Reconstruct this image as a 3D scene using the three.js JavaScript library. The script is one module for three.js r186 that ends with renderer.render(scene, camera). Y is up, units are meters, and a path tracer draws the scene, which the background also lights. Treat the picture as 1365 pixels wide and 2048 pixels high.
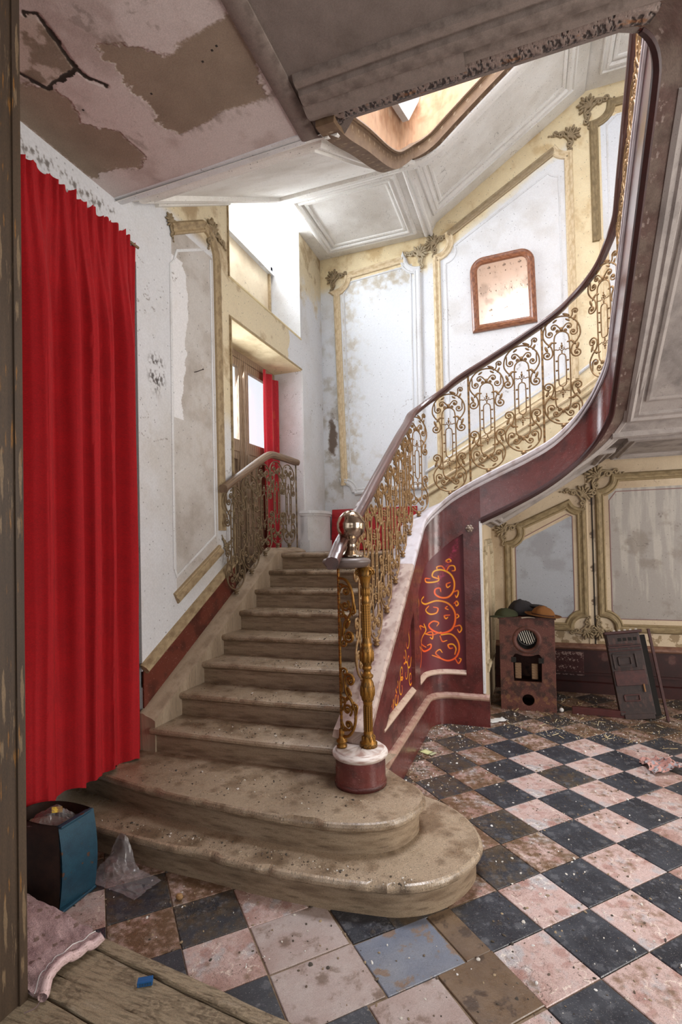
import * as THREE from 'three';
import { mergeGeometries, mergeVertices, toCreasedNormals } from 'three/addons/utils/BufferGeometryUtils.js';
import { RoundedBoxGeometry } from 'three/addons/geometries/RoundedBoxGeometry.js';
import { RectAreaLightUniformsLib } from 'three/addons/lights/RectAreaLightUniformsLib.js';

// ------------------------------------------------------------------ camera, sky, lights, exposure
const scene = new THREE.Scene();
const FULL = 2145.86;                                              // the lens is shifted up: full frame height in pixels
const camera = new THREE.PerspectiveCamera(2 * Math.atan(FULL / 2 / 1035.06) * 180 / Math.PI, 1365 / FULL, 0.05, 60);
camera.position.set(-0.1939, 1.6, 2.4946);
camera.rotation.order = 'YXZ';
camera.rotation.set(0.01619, 0.35217, -0.02173);
camera.setViewOffset(1365, FULL, 0, 0, 1365, 2048);
scene.background = new THREE.Color(0.86, 0.93, 1.0);
scene.backgroundIntensity = 1.2;
const renderer = new THREE.WebGLRenderer({ antialias: true });
renderer.toneMapping = THREE.LinearToneMapping;
renderer.toneMappingExposure = 1.0;
renderer.shadowMap.enabled = true;
RectAreaLightUniformsLib.init();
// daylight that comes through an opening: a soft area light of the opening's own size, set in the opening
function daylight(name, w, h, pos, target, color, power) {
  const l = new THREE.RectAreaLight(color, power, w, h);
  l.name = name; l.position.set(...pos); l.lookAt(...target); scene.add(l);
  return l;
}
daylight('skylight_daylight', 2.6, 2.6, [-0.5, 8.7, -1.3], [-0.5, 0, -1.3], 0xf2f6ff, 42);
daylight('upper_front_window_daylight', 2.2, 2.4, [0.3, 6.0, 4.75], [-0.2, 4.6, -3], 0xf4f7ff, 16);
daylight('front_window_daylight', 2.0, 2.7, [1.5, 1.75, 4.75], [1.2, 1.6, -3], 0xfff4ea, 0.5);
daylight('front_window_daylight_001', 2.0, 2.7, [-1.4, 1.75, 4.75], [-1.4, 1.6, -3], 0xfff4ea, 0.5);
daylight('added_side_window_fill', 2.0, 2.6, [3.55, 1.9, 0.9], [0, 1.7, 0.2], 0xfff8f0, 10);  // unseen window added as fill from the right
daylight('added_back_window_fill', 1.3, 1.9, [3.56, 1.45, -2.1], [0, 1.2, -2.6], 0xfff2e4, 5);  // opening added to brighten the wall under the stairs
daylight('stair_window_daylight', 1.25, 0.7, [-3.06, 5.15, -2.1], [0, 4.4, -2.1], 0xf4f8ff, 36);
daylight('stair_door_daylight', 0.9, 0.8, [-3.06, 3.05, -1.95], [0, 2.0, -1.9], 0xf4f8ff, 12);

// ------------------------------------------------------------------ helpers
const V = (x, y, z) => new THREE.Vector3(x, y, z);
let seed0 = 12345;
function rng(seed) { let s = seed >>> 0; return () => { s = (s + 0x6d2b79f5) | 0; let t = Math.imul(s ^ (s >>> 15), 1 | s); t = (t + Math.imul(t ^ (t >>> 7), 61 | t)) ^ t; return ((t ^ (t >>> 14)) >>> 0) / 4294967296; }; }
const R0 = rng(77);
const lerp = (a, b, t) => a + (b - a) * t, clamp = (x, a = 0, b = 1) => Math.min(b, Math.max(a, x));
const sm = (a, b, x) => { const t = clamp((x - a) / (b - a)); return t * t * (3 - 2 * t); };
function interp(tab, x) { // piecewise monotone-ish cubic through [[x,y],...]
  const n = tab.length;
  if (x <= tab[0][0]) return tab[0][1] + (x - tab[0][0]) * (tab[1][1] - tab[0][1]) / (tab[1][0] - tab[0][0]);
  if (x >= tab[n - 1][0]) return tab[n - 1][1] + (x - tab[n - 1][0]) * (tab[n - 1][1] - tab[n - 2][1]) / (tab[n - 1][0] - tab[n - 2][0]);
  let i = 0; while (x > tab[i + 1][0]) i++;
  const sl = (k) => (tab[k + 1][1] - tab[k][1]) / (tab[k + 1][0] - tab[k][0]);
  const m = (k) => k <= 0 ? sl(0) : k >= n - 1 ? sl(n - 2) : (sl(k - 1) + sl(k)) / 2;
  const h = tab[i + 1][0] - tab[i][0], t = (x - tab[i][0]) / h, t2 = t * t, t3 = t2 * t;
  return (2 * t3 - 3 * t2 + 1) * tab[i][1] + (t3 - 2 * t2 + t) * h * m(i) + (-2 * t3 + 3 * t2) * tab[i + 1][1] + (t3 - t2) * h * m(i + 1);
}
// tileable fractal noise table, sampled bilinearly: F(u, v) has period 1
const NT = 512, NZ = new Float32Array(NT * NT);
{
  const r = rng(4242); let amp = 0.5, tot = 0;
  for (let o = 2; o < 9; o++) {
    const n = 1 << o, g = new Float32Array(n * n).map(() => r());
    for (let y = 0; y < NT; y++) for (let x = 0; x < NT; x++) {
      const fx = x / NT * n, fy = y / NT * n, ix = fx | 0, iy = fy | 0; let tx = fx - ix, ty = fy - iy; tx = tx * tx * (3 - 2 * tx); ty = ty * ty * (3 - 2 * ty);
      const a = g[iy * n + ix], b = g[iy * n + (ix + 1) % n], c = g[((iy + 1) % n) * n + ix], d = g[((iy + 1) % n) * n + (ix + 1) % n];
      NZ[y * NT + x] += amp * (a + (b - a) * tx + (c - a) * ty + (a - b - c + d) * tx * ty);
    }
    tot += amp; amp *= 0.56;
  }
  let lo = 9, hi = -9; for (const v of NZ) { lo = Math.min(lo, v); hi = Math.max(hi, v); }
  for (let i = 0; i < NZ.length; i++) NZ[i] = (NZ[i] - lo) / (hi - lo);
}
function F(u, v) {
  u = (u - Math.floor(u)) * NT; v = (v - Math.floor(v)) * NT;
  const ix = u | 0, iy = v | 0, tx = u - ix, ty = v - iy, jx = (ix + 1) % NT, jy = (iy + 1) % NT;
  const a = NZ[(iy % NT) * NT + ix % NT], b = NZ[(iy % NT) * NT + jx], c = NZ[jy * NT + ix % NT], d = NZ[jy * NT + jx];
  return a + (b - a) * tx + (c - a) * ty + (a - b - c + d) * tx * ty;
}
const WN = new Float32Array(256 * 256).map(() => R0());           // white noise
const Wn = (u, v) => WN[(((v * 256) & 255) << 8) + ((u * 256) & 255)];
const mixc = (a, b, t) => [a[0] + (b[0] - a[0]) * t, a[1] + (b[1] - a[1]) * t, a[2] + (b[2] - a[2]) * t];
const mul = (a, k) => [a[0] * k, a[1] * k, a[2] * k];
// colour texture from f(u, v) -> sRGB 0..255
function tex(w, h, f, wx = 1, wy = 1, ox = 0, oy = 0, clampIt = false) {
  const d = new Uint8Array(w * h * 4);
  for (let y = 0; y < h; y++) for (let x = 0; x < w; x++) {
    const c = f((x + 0.5) / w, (y + 0.5) / h), o = (y * w + x) * 4;
    d[o] = clamp(c[0], 0, 255); d[o + 1] = clamp(c[1], 0, 255); d[o + 2] = clamp(c[2], 0, 255); d[o + 3] = 255;
  }
  return finish(new THREE.DataTexture(d, w, h, THREE.RGBAFormat), wx, wy, ox, oy, clampIt, true);
}
function gray(w, h, f, wx = 1, wy = 1, ox = 0, oy = 0, clampIt = false) {
  const d = new Uint8Array(w * h * 4);
  for (let y = 0; y < h; y++) for (let x = 0; x < w; x++) { const c = clamp(f((x + 0.5) / w, (y + 0.5) / h) * 255, 0, 255), o = (y * w + x) * 4; d[o] = d[o + 1] = d[o + 2] = c; d[o + 3] = 255; }
  return finish(new THREE.DataTexture(d, w, h, THREE.RGBAFormat), wx, wy, ox, oy, clampIt, false);
}
function finish(t, wx, wy, ox, oy, clampIt, srgb) { // the texture spans wx by wy metres of uv, from (ox, oy)
  if (srgb) t.colorSpace = THREE.SRGBColorSpace;
  t.magFilter = THREE.LinearFilter; t.minFilter = THREE.LinearMipmapLinearFilter; t.generateMipmaps = true;
  t.wrapS = t.wrapT = clampIt ? THREE.ClampToEdgeWrapping : THREE.RepeatWrapping;
  t.repeat.set(1 / wx, 1 / wy); t.offset.set(-ox / wx, -oy / wy); t.needsUpdate = true;
  return t;
}
const std = (o) => new THREE.MeshStandardMaterial({ roughness: 0.8, side: THREE.DoubleSide, ...o });
const phy = (o) => new THREE.MeshPhysicalMaterial({ roughness: 0.6, side: THREE.DoubleSide, ...o });

// ---- objects
const used = {};
function numbered(n) { if (!(n in used)) { used[n] = 0; return n; } used[n]++; return n + '_' + String(used[n]).padStart(3, '0'); }
function mesh(name, geo, mat, parent) { // a part
  const m = new THREE.Mesh(Array.isArray(geo) ? merge(geo) : geo, mat); m.name = name; m.castShadow = m.receiveShadow = true;
  if (parent) parent.add(m); return m;
}
function struct(name, geo, mat) { const m = mesh(numbered(name), geo, mat, scene); m.userData.kind = 'structure'; return m; }
function thing(name, label, category, pos = [0, 0, 0], turn = 0, group) {
  const o = new THREE.Group(); o.name = numbered(name); o.position.set(...pos); o.rotation.y = turn; scene.add(o);
  o.userData = { label, category }; if (group) o.userData.group = group; return o;
}
function one(name, label, category, geo, mat, pos, turn = 0, group) { // a thing of one mesh
  const m = mesh(numbered(name), geo, mat, scene); if (pos) m.position.set(...pos); m.rotation.y = turn;
  m.userData = { label, category }; if (group) m.userData.group = group; return m;
}
// ---- geometry
function merge(list) {
  const out = [];
  for (let g of list) { if (g.index) g = g.toNonIndexed(); for (const k of Object.keys(g.attributes)) if (!['position', 'normal', 'uv'].includes(k)) g.deleteAttribute(k); if (!g.attributes.normal) g.computeVertexNormals(); if (!g.attributes.uv) metric(g); out.push(g); }
  return mergeGeometries(out);
}
function metric(g) { // uv in metres, by box projection
  if (!g.attributes.normal) g.computeVertexNormals();
  const p = g.attributes.position, n = g.attributes.normal, uv = new Float32Array(p.count * 2);
  for (let i = 0; i < p.count; i++) {
    const ax = Math.abs(n.getX(i)), ay = Math.abs(n.getY(i)), az = Math.abs(n.getZ(i));
    const [u, v] = ay >= ax && ay >= az ? [p.getX(i), p.getZ(i)] : ax >= az ? [p.getZ(i), p.getY(i)] : [p.getX(i), p.getY(i)];
    uv[2 * i] = u; uv[2 * i + 1] = v;
  }
  g.setAttribute('uv', new THREE.BufferAttribute(uv, 2)); return g;
}
function flatMetric(g) { g = g.index ? g.toNonIndexed() : g; g.computeVertexNormals(); return metric(g); }
const box = (w, h, d, x = 0, y = 0, z = 0) => metric(new THREE.BoxGeometry(w, h, d).translate(x, y, z));
const rbox = (w, h, d, r, x = 0, y = 0, z = 0, seg = 1) => metric(new RoundedBoxGeometry(w, h, d, seg, r).translate(x, y, z));
function fromQuads(pos, uv, idx, crease = 0.6) {
  let g = new THREE.BufferGeometry(); g.setAttribute('position', new THREE.Float32BufferAttribute(pos, 3));
  if (uv) g.setAttribute('uv', new THREE.Float32BufferAttribute(uv, 2)); g.setIndex(idx);
  g = g.toNonIndexed(); g.computeVertexNormals(); g = toCreasedNormals(g, crease); return uv ? g : metric(g);
}
// grid surface f(u, v) -> Vector3, 0..1
function sheet(f, nu, nv, uvf, crease = 0.9) {
  const pos = [], uv = [], idx = [];
  for (let j = 0; j <= nv; j++) for (let i = 0; i <= nu; i++) { const p = f(i / nu, j / nv); pos.push(p.x, p.y, p.z); const q = uvf ? uvf(i / nu, j / nv, p) : [i / nu, j / nv]; uv.push(q[0], q[1]); }
  for (let j = 0; j < nv; j++) for (let i = 0; i < nu; i++) { const a = j * (nu + 1) + i, b = a + 1, c = a + nu + 1, d = c + 1; idx.push(a, b, d, a, d, c); }
  return fromQuads(pos, uv, idx, crease);
}
// sweep a profile [[across, height], ...] along points P (normals N: one or per point), mitred
function sweep(P, N, prof, closed = false, crease = 0.5) {
  const n = P.length, pos = [], uv = [], idx = [], m = prof.length; let len = 0;
  const Nn = (i) => Array.isArray(N) ? N[i] : N;
  const rows = closed ? n + 1 : n;
  for (let r = 0; r < rows; r++) {
    const i = r % n, pr = closed ? P[(i - 1 + n) % n] : P[Math.max(0, i - 1)], nx = closed ? P[(i + 1) % n] : P[Math.min(n - 1, i + 1)];
    let d0 = P[i].clone().sub(pr), d1 = nx.clone().sub(P[i]); if (d0.lengthSq() < 1e-12) d0 = d1.clone(); if (d1.lengthSq() < 1e-12) d1 = d0.clone();
    d0.normalize(); d1.normalize();
    const t = d0.clone().add(d1).normalize(), nn = Nn(i), side = nn.clone().cross(t).normalize(), k = 1 / Math.max(0.45, t.dot(d1));
    if (r) len += P[i].distanceTo(P[(i - 1 + n) % n]);
    let v = 0;
    for (let j = 0; j < m; j++) {
      const q = P[i].clone().addScaledVector(side, prof[j][0] * k).addScaledVector(nn, prof[j][1]);
      pos.push(q.x, q.y, q.z); if (j) v += Math.hypot(prof[j][0] - prof[j - 1][0], prof[j][1] - prof[j - 1][1]); uv.push(len, v);
    }
  }
  for (let r = 0; r < rows - 1; r++) for (let j = 0; j < m - 1; j++) { const a = r * m + j, b = a + m; idx.push(a, b, b + 1, a, b + 1, a + 1); }
  if (!closed) for (const r of [0, rows - 1]) for (let j = 1; j < m - 1; j++) { const a = r * m; r ? idx.push(a, a + j + 1, a + j) : idx.push(a, a + j, a + j + 1); }
  return fromQuads(pos, uv, idx, crease);
}
function tube(pts, r, seg = 24, rad = 6, closed = false, flat = 1) {
  const c = new THREE.CatmullRomCurve3(pts, closed, 'centripetal'); const g = new THREE.TubeGeometry(c, seg, r, rad, closed);
  if (flat !== 1) { g.scale(1, 1, flat); g.computeVertexNormals(); }
  return g;
}
const lathe = (pts, seg = 28) => { let g = new THREE.LatheGeometry(pts.map((p) => new THREE.Vector2(p[0], p[1])), seg); return g; };
function extr(pts, depth, bevel = 0, curve = 4) { // polygon in xy extruded along z
  const s = new THREE.Shape(pts.map((p) => new THREE.Vector2(p[0], p[1])));
  return new THREE.ExtrudeGeometry(s, { depth, bevelEnabled: bevel > 0, bevelSize: bevel, bevelThickness: bevel, bevelSegments: 2, curveSegments: curve, steps: 1 });
}
// ------------------------------------------------------------------ materials
const crackLine = (u, v, s, w) => 1 - sm(0, w, Math.abs(F(u * s, v * s) - 0.5));
function plaster(base, dirt, amt, s = 1) { // generic old painted plaster, 2 m repeat
  return (u, v) => {
    const a = F(u * 1 * s, v * 1 * s), b = F(u * 4 + 0.3, v * 4 + 0.1), c = F(u * 2 + 0.7, v * 2 + 0.2);
    let k = mixc(base, dirt, amt * 0.75 * sm(0.3, 1.0, a) + amt * 0.25 * sm(0.35, 0.95, b));
    const cr = crackLine(u + 0.13, v + 0.4, 1, 0.006) * sm(0.5, 0.62, c); k = mixc(k, mul(dirt, 0.55), cr * 0.7);
    const sp = Wn(u * 2.1 + 0.2, v * 2.3) > 0.9965 ? 0.55 : 1; return mul(k, sp * (0.97 + 0.06 * Wn(u * 7, v * 7)));
  };
}
const bumpPlaster = gray(512, 512, (u, v) => 0.5 * F(u * 2, v * 2) + 0.35 * F(u * 7, v * 7) + 0.15 * Wn(u * 2, v * 2), 1.4, 1.4);
const M = {};
M.white = std({ map: tex(512, 512, plaster([222, 224, 226], [150, 142, 132], 0.5), 2, 2), roughness: 0.75, bumpMap: bumpPlaster, bumpScale: 0.002 });
M.soffit = std({ map: tex(512, 512, plaster([238, 237, 232], [182, 174, 160], 0.6), 2.2, 2.2), roughness: 0.85, bumpMap: bumpPlaster, bumpScale: 0.002 });
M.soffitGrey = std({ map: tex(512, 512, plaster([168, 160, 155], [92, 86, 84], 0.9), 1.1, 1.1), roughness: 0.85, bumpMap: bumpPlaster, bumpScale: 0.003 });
M.yellow = std({ map: tex(512, 512, plaster([226, 210, 170], [146, 122, 86], 0.75), 1.6, 1.6), roughness: 0.85, bumpMap: bumpPlaster, bumpScale: 0.002 });
M.cream = std({ map: tex(512, 512, plaster([205, 186, 156], [140, 118, 92], 0.5), 1.6, 1.6), roughness: 0.85, bumpMap: bumpPlaster, bumpScale: 0.002 });
const gilt = (base, dark) => tex(512, 256, (u, v) => { const a = F(u * 3, v * 3), b = F(u * 9, v * 9); return mul(mixc(base, dark, 0.9 * sm(0.25, 1.0, a) * 0.7 + 0.25 * sm(0.4, 0.95, b)), 0.94 + 0.12 * Wn(u * 2, v * 2)); }, 0.8, 0.4);
M.gilt = std({ map: gilt([226, 208, 174], [176, 148, 104]), roughness: 0.7, bumpMap: bumpPlaster, bumpScale: 0.002 });
M.giltDark = std({ map: gilt([150, 132, 98], [98, 82, 56]), roughness: 0.7, bumpMap: bumpPlaster, bumpScale: 0.003 });
M.giltBrown = std({ map: gilt([172, 152, 118], [110, 90, 64]), roughness: 0.7, bumpMap: bumpPlaster, bumpScale: 0.003 });
M.ornament = std({ map: gilt([158, 140, 110], [92, 78, 58]), roughness: 0.75 });
M.ornamentPale = std({ map: gilt([190, 176, 148], [112, 96, 70]), roughness: 0.75 });
const maroonF = (u, v) => { // flaking oxblood paint with pale scuffs
  const a = F(u * 2, v * 2), b = F(u * 6 + 0.2, v * 6); let k = mixc([98, 43, 40], [68, 29, 27], sm(0.3, 0.85, a));
  k = mixc(k, [120, 62, 60], 0.4 * sm(0.55, 0.8, b)); if (Wn(u * 1.7, v * 1.9) > 0.9945) k = mixc(k, [190, 170, 160], 0.6);
  return mul(k, 0.92 + 0.16 * Wn(u * 3, v * 3));
};
M.maroon = phy({ map: tex(512, 512, maroonF, 1.3, 1.3), clearcoat: 0.4, clearcoatRoughness: 0.36, roughness: 0.34, roughnessMap: gray(256, 256, (u, v) => 0.75 + 0.5 * (F(u * 3, v * 3) - 0.5), 1.1, 1.1), bumpMap: bumpPlaster, bumpScale: 0.003 });
M.maroonGloss = M.maroon.clone(); M.maroonGloss.clearcoat = 1; M.maroonGloss.clearcoatRoughness = 0.2; M.maroonGloss.roughness = 0.26;
M.maroonDark = std({ map: tex(256, 256, (u, v) => { const a = F(u * 3, v * 3), b = F(u * 2 + .4, v * 2 + .1); let k = mixc([62, 24, 22], [36, 15, 13], a); k = mixc(k, [120, 92, 84], 0.5 * sm(0.72, 0.9, b)); return mul(k, 0.9 + 0.2 * Wn(u * 2, v * 2)); }, 1.2, 1.2), roughness: 0.5 });
M.skirt = phy({ map: tex(512, 512, (u, v) => { const a = F(u * 2, v * 2); let k = mixc([104, 50, 38], [76, 34, 26], sm(0.4, 0.7, a)); if (Wn(u * 1.7, v * 1.9) > 0.993) k = [190, 170, 160]; return mul(k, 0.93 + 0.14 * Wn(u * 3, v * 3)); }, 1.3, 1.3), roughness: 0.4 });
M.cap = std({ map: tex(512, 512, (u, v) => { const a = F(u * 2, v * 2), b = F(u * 5, v * 5 + .3); let k = mixc([196, 190, 194], [164, 150, 148], sm(0.2, 1.0, a)); return mixc(k, [120, 90, 82], 0.3 * sm(0.5, 0.95, b)); }, 1, 1), roughness: 0.55 });
M.tan = std({ map: tex(512, 512, (u, v) => { const a = F(u * 3, v * 3), b = F(u * 2 + .3, v * 2), c = F(u * 8, v * 2); let k = mixc([206, 164, 128], [178, 128, 92], sm(0.25, 0.9, a) * 0.8); k = mixc(k, [214, 186, 156], 0.7 * sm(0.5, 0.85, b)); return mul(k, 0.92 + 0.16 * c); }, 1.2, 1.2), roughness: 0.9 });
M.tanWall = std({ map: tex(512, 512, plaster([214, 200, 172], [168, 146, 116], 0.7), 1.6, 1.6), roughness: 0.85 });
M.stringBrown = std({ map: tex(256, 256, (u, v) => { const a = F(u * 3, v * 3), b = F(u * 7, v * 7); let k = mixc([128, 104, 78], [94, 70, 50], a); return mixc(k, [176, 160, 136], 0.7 * sm(0.66, 0.78, b)); }, 0.8, 0.8), roughness: 0.8 });
const stoneF = (u, v) => { const a = F(u * 2, v * 2), b = F(u * 6, v * 6 + .2), c = F(u * 1 + .5, v * 1 + .1); let k = mixc([152, 134, 112], [108, 89, 69], sm(0.35, 0.75, a) * 0.8); k = mixc(k, [176, 158, 138], 0.5 * sm(0.4, 0.85, c)); k = mixc(k, [74, 58, 42], 0.4 * sm(0.5, 0.95, b) + 0.25 * sm(0.6, 0.66, F(u * 14, v * 14 + .4)) * sm(0.4, 0.6, a)); const w = Wn(u * 2.3, v * 2.1); return mul(k, w > 0.992 ? 1.35 : w < 0.05 ? 0.62 : 0.88 + 0.24 * Wn(u * 4, v * 4)); };
M.stone = phy({ map: tex(768, 768, stoneF, 1.4, 1.4), roughness: 0.36, roughnessMap: gray(256, 256, (u, v) => 0.65 + 0.45 * F(u * 3, v * 3), 1.2, 1.2), bumpMap: gray(512, 512, (u, v) => 0.4 * F(u * 3, v * 3) + 0.4 * F(u * 9, v * 9) + 0.2 * Wn(u * 2, v * 2), 1, 1), bumpScale: 0.003 });
M.riser = std({ map: tex(512, 512, (u, v) => { const a = F(u * 2, v * 6), b = F(u * 4, v * 16), c = F(u * 1 + .5, v * 2 + .1); let k = mixc([146, 127, 104], [106, 86, 66], sm(0.2, 0.9, a) * 0.8); k = mixc(k, [164, 146, 124], 0.5 * sm(0.4, 0.9, c)); k = mixc(k, [72, 56, 42], 0.4 * sm(0.5, 0.9, b)); return mul(k, 0.88 + 0.24 * Wn(u * 4, v * 4)); }, 1.2, 0.6), roughness: 0.65, bumpMap: bumpPlaster, bumpScale: 0.003 });
const ironF = (u, v) => { const a = F(u * 3, v * 3), b = F(u * 8, v * 8); return mixc(mixc([152, 118, 76], [96, 74, 48], sm(0.35, 0.7, a)), [200, 180, 144], 0.6 * sm(0.58, 0.75, b)); };
M.iron = std({ map: tex(256, 256, ironF, 0.5, 0.5), metalness: 0.45, roughness: 0.5 });
M.ironOld = std({ map: tex(256, 256, (u, v) => mixc([132, 112, 84], [82, 66, 48], sm(0.35, 0.7, F(u * 4, v * 4))), 0.5, 0.5), metalness: 0.2, roughness: 0.65 });
M.ironGold = std({ map: tex(256, 256, (u, v) => mixc([152, 106, 40], [84, 60, 28], sm(0.35, 0.7, F(u * 4, v * 4))), 0.3, 0.3), metalness: 0.6, roughness: 0.42 });
const woodF = (base, dark, sx = 2, sy = 12) => (u, v) => { const g = F(u * sx, v * sy), h = F(u * 2 * sx + .3, v * 2 * sy), f = F(u + .2, v + .7); return mul(mixc(base, dark, 0.75 * sm(0.35, 0.75, g) + 0.3 * sm(0.5, 0.8, f)), 0.9 + 0.2 * h); };
M.rail = phy({ map: tex(512, 128, woodF([92, 60, 52], [52, 32, 28]), 1.5, 0.3), roughness: 0.34, clearcoat: 0.35, clearcoatRoughness: 0.3 });
M.railGrey = phy({ map: tex(512, 128, woodF([112, 98, 92], [70, 58, 54]), 1.5, 0.3), roughness: 0.42, clearcoat: 0.2, clearcoatRoughness: 0.35 });  // greyer rail wood for the handrail cap
M.railOld = std({ map: tex(512, 128, woodF([140, 116, 92], [86, 66, 50]), 1.5, 0.3), roughness: 0.5 });
M.brass = std({ color: new THREE.Color(0.5, 0.42, 0.34), metalness: 1, roughness: 0.2, roughnessMap: gray(256, 256, (u, v) => 0.5 + 0.9 * F(u * 3, v * 3), 1, 1), map: tex(256, 256, (u, v) => { const a = F(u * 4, v * 4), b = Wn(u, v * 2); return mixc([250, 244, 236], [110, 90, 70], sm(0.56, 0.72, a) * sm(0.4, 0.9, v) + (b > 0.985 ? 0.7 : 0)); }, 1, 1) });
M.doorWood = std({ map: tex(256, 512, (u, v) => woodF([160, 136, 112], [104, 84, 66])(v, u), 0.5, 0.8), roughness: 0.6 });
M.glass = phy({ color: 0xffffff, transmission: 1, thickness: 0, roughness: 0.02, ior: 1.5 });
M.frameDark = std({ map: tex(512, 512, (u, v) => { const a = F(u * 3, v * 1), b = F(u * 6 + .2, v * 2), c = F(u * 4, v * 4); let k = mixc([80, 64, 48], [54, 42, 32], a); k = mixc(k, [150, 100, 40], 0.7 * sm(0.56, 0.66, 0.5 * b + 0.5 * F(u * 9, v * 9)) * sm(0.4, 0.6, c)); k = mixc(k, [150, 128, 98], 0.6 * sm(0.66, 0.7, F(u * 5 + .4, v * 3 + .3))); return mul(k, 0.85 + 0.3 * Wn(u * 2, v * 2)); }, 0.31, 2.3), roughness: 0.55 });
M.velvet = phy({ map: tex(256, 256, (u, v) => mul([164, 4, 18], 0.9 + 0.2 * Wn(u * 3, v * 3) + 0.08 * (F(u * 2, v * 2) - .5)), 0.6, 0.6), roughness: 0.85, sheen: 0.35, sheenRoughness: 0.5, sheenColor: new THREE.Color(0.9, 0.15, 0.12) });
M.dark = std({ color: new THREE.Color(0.012, 0.01, 0.009), roughness: 0.9 });
// floor stones
const pinkF = (d) => (u, v) => {
  const a = F(u, v), b = F(u * 2 + .3, v * 2 + .6), c = F(u * 4 + .1, v * 4), e = F(u * 3 + .7, v * 3 + .2);
  let k = mixc([180, 155, 147], [154, 122, 112], sm(0.35, 0.7, a)); k = mixc(k, [164, 160, 160], 0.85 * sm(0.45, 0.72, 0.6 * b + 0.4 * F(u * 8, v * 8))); k = mixc(k, [222, 210, 194], 0.8 * (1 - sm(0.0, 0.03, Math.abs(e - 0.5))) * sm(0.4, 0.6, c)); k = mixc(k, [222, 212, 200], 0.7 * (1 - sm(0.0, 0.02, Math.abs(F(u * 2 + .61, v * 2 + .37) - 0.45))) * sm(0.5, 0.65, b)); k = mixc(k, [138, 96, 86], 0.5 * sm(0.5, 0.8, F(u * 5 + .3, v * 5 + .7)));
  k = mixc(k, [70, 54, 44], 0.9 * crackLine(u + .3, v + .8, 2, 0.010) * sm(0.35, 0.5, a)); k = mixc(k, [70, 54, 44], 0.8 * crackLine(u + .8, v + .1, 1, 0.006) * sm(0.4, 0.5, c));
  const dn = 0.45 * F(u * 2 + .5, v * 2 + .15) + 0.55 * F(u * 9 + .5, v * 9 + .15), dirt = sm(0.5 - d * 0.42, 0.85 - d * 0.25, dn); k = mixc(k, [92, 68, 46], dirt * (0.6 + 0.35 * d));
  const w = Wn(u * 3.1, v * 2.9); if (w > 0.994) k = [210, 200, 188]; else if (w < 0.035 + 0.05 * d) k = mul(k, 0.55); return mul(k, 0.90 + 0.2 * Wn(u * 5, v * 5));
};
const blackF = (d) => (u, v) => {
  const a = F(u * 2, v * 2), b = F(u * 6, v * 6), e = F(u + .4, v + .9); let k = mixc([52, 54, 60], [36, 37, 42], a); k = mixc(k, [98, 98, 100], 0.5 * sm(0.58, 0.76, b));
  k = mixc(k, [150, 138, 122], 0.8 * (1 - sm(0, 0.007, Math.abs(e - 0.48))) * sm(0.5, 0.6, F(u * 3, v * 3)));
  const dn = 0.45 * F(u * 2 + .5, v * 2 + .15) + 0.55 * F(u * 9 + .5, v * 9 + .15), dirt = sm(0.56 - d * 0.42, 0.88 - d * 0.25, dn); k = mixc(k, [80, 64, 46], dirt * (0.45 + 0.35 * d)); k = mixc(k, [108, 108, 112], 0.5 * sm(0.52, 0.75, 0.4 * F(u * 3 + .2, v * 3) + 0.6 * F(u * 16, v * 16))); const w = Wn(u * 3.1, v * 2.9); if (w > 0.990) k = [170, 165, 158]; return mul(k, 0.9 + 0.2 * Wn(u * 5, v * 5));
};
const rough1 = gray(256, 256, (u, v) => 0.55 + 0.9 * (F(u * 2, v * 2) - 0.3) + 0.15 * Wn(u, v), 1, 1);
const bumpFloor = gray(512, 512, (u, v) => 0.5 * F(u * 4, v * 4) + 0.3 * F(u * 10, v * 10) + 0.2 * Wn(u * 2, v * 2), 0.8, 0.8);
const floorMat = (f) => phy({ map: tex(768, 768, f, 1.1, 1.1), roughness: 0.5, roughnessMap: rough1, bumpMap: bumpFloor, bumpScale: 0.002 });
M.pink = floorMat(pinkF(0.12)); M.pinkDirty = floorMat(pinkF(0.9)); M.black = floorMat(blackF(0.1)); M.blackDirty = floorMat(blackF(0.9));  // dirty variants: brown grime, and brown in place of missing sheen
M.slab = floorMat((u, v) => { const a = F(u * 2, v * 2), b = F(u * 5, v * 5); let k = mixc([168, 156, 150], [148, 126, 118], a); k = mixc(k, [86, 66, 52], 0.6 * sm(0.5, 0.85, b)); return mul(k, 0.9 + 0.2 * Wn(u * 4, v * 4)); });
M.slabBlue = floorMat((u, v) => { const a = F(u * 2, v * 2), b = F(u * 4, v * 4); let k = mixc([98, 104, 118], [120, 122, 128], a); k = mixc(k, [120, 96, 78], 0.8 * sm(0.56, 0.7, b)); return mul(k, 0.9 + 0.2 * Wn(u * 4, v * 4)); });
M.slabBrown = floorMat((u, v) => { const a = F(u * 2, v * 2), b = F(u * 5, v * 5); let k = mixc([112, 92, 72], [86, 68, 52], a); k = mixc(k, [60, 46, 36], 0.7 * sm(0.55, 0.72, b)); return mul(k, 0.9 + 0.2 * Wn(u * 4, v * 4)); });
M.grout = std({ map: tex(256, 256, (u, v) => mixc([150, 130, 108], [104, 86, 66], F(u * 4, v * 4)), 0.5, 0.5), roughness: 0.95 });
M.capDirty = std({ map: tex(256, 256, (u, v) => { const a = F(u * 2, v * 2), b = F(u * 6, v * 6 + .3); let k = mixc([176, 156, 144], [120, 92, 82], sm(0.2, 0.8, a)); return mixc(k, [92, 58, 54], 0.6 * sm(0.5, 0.75, b)); }, 0.9, 0.9), roughness: 0.6 });
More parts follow.
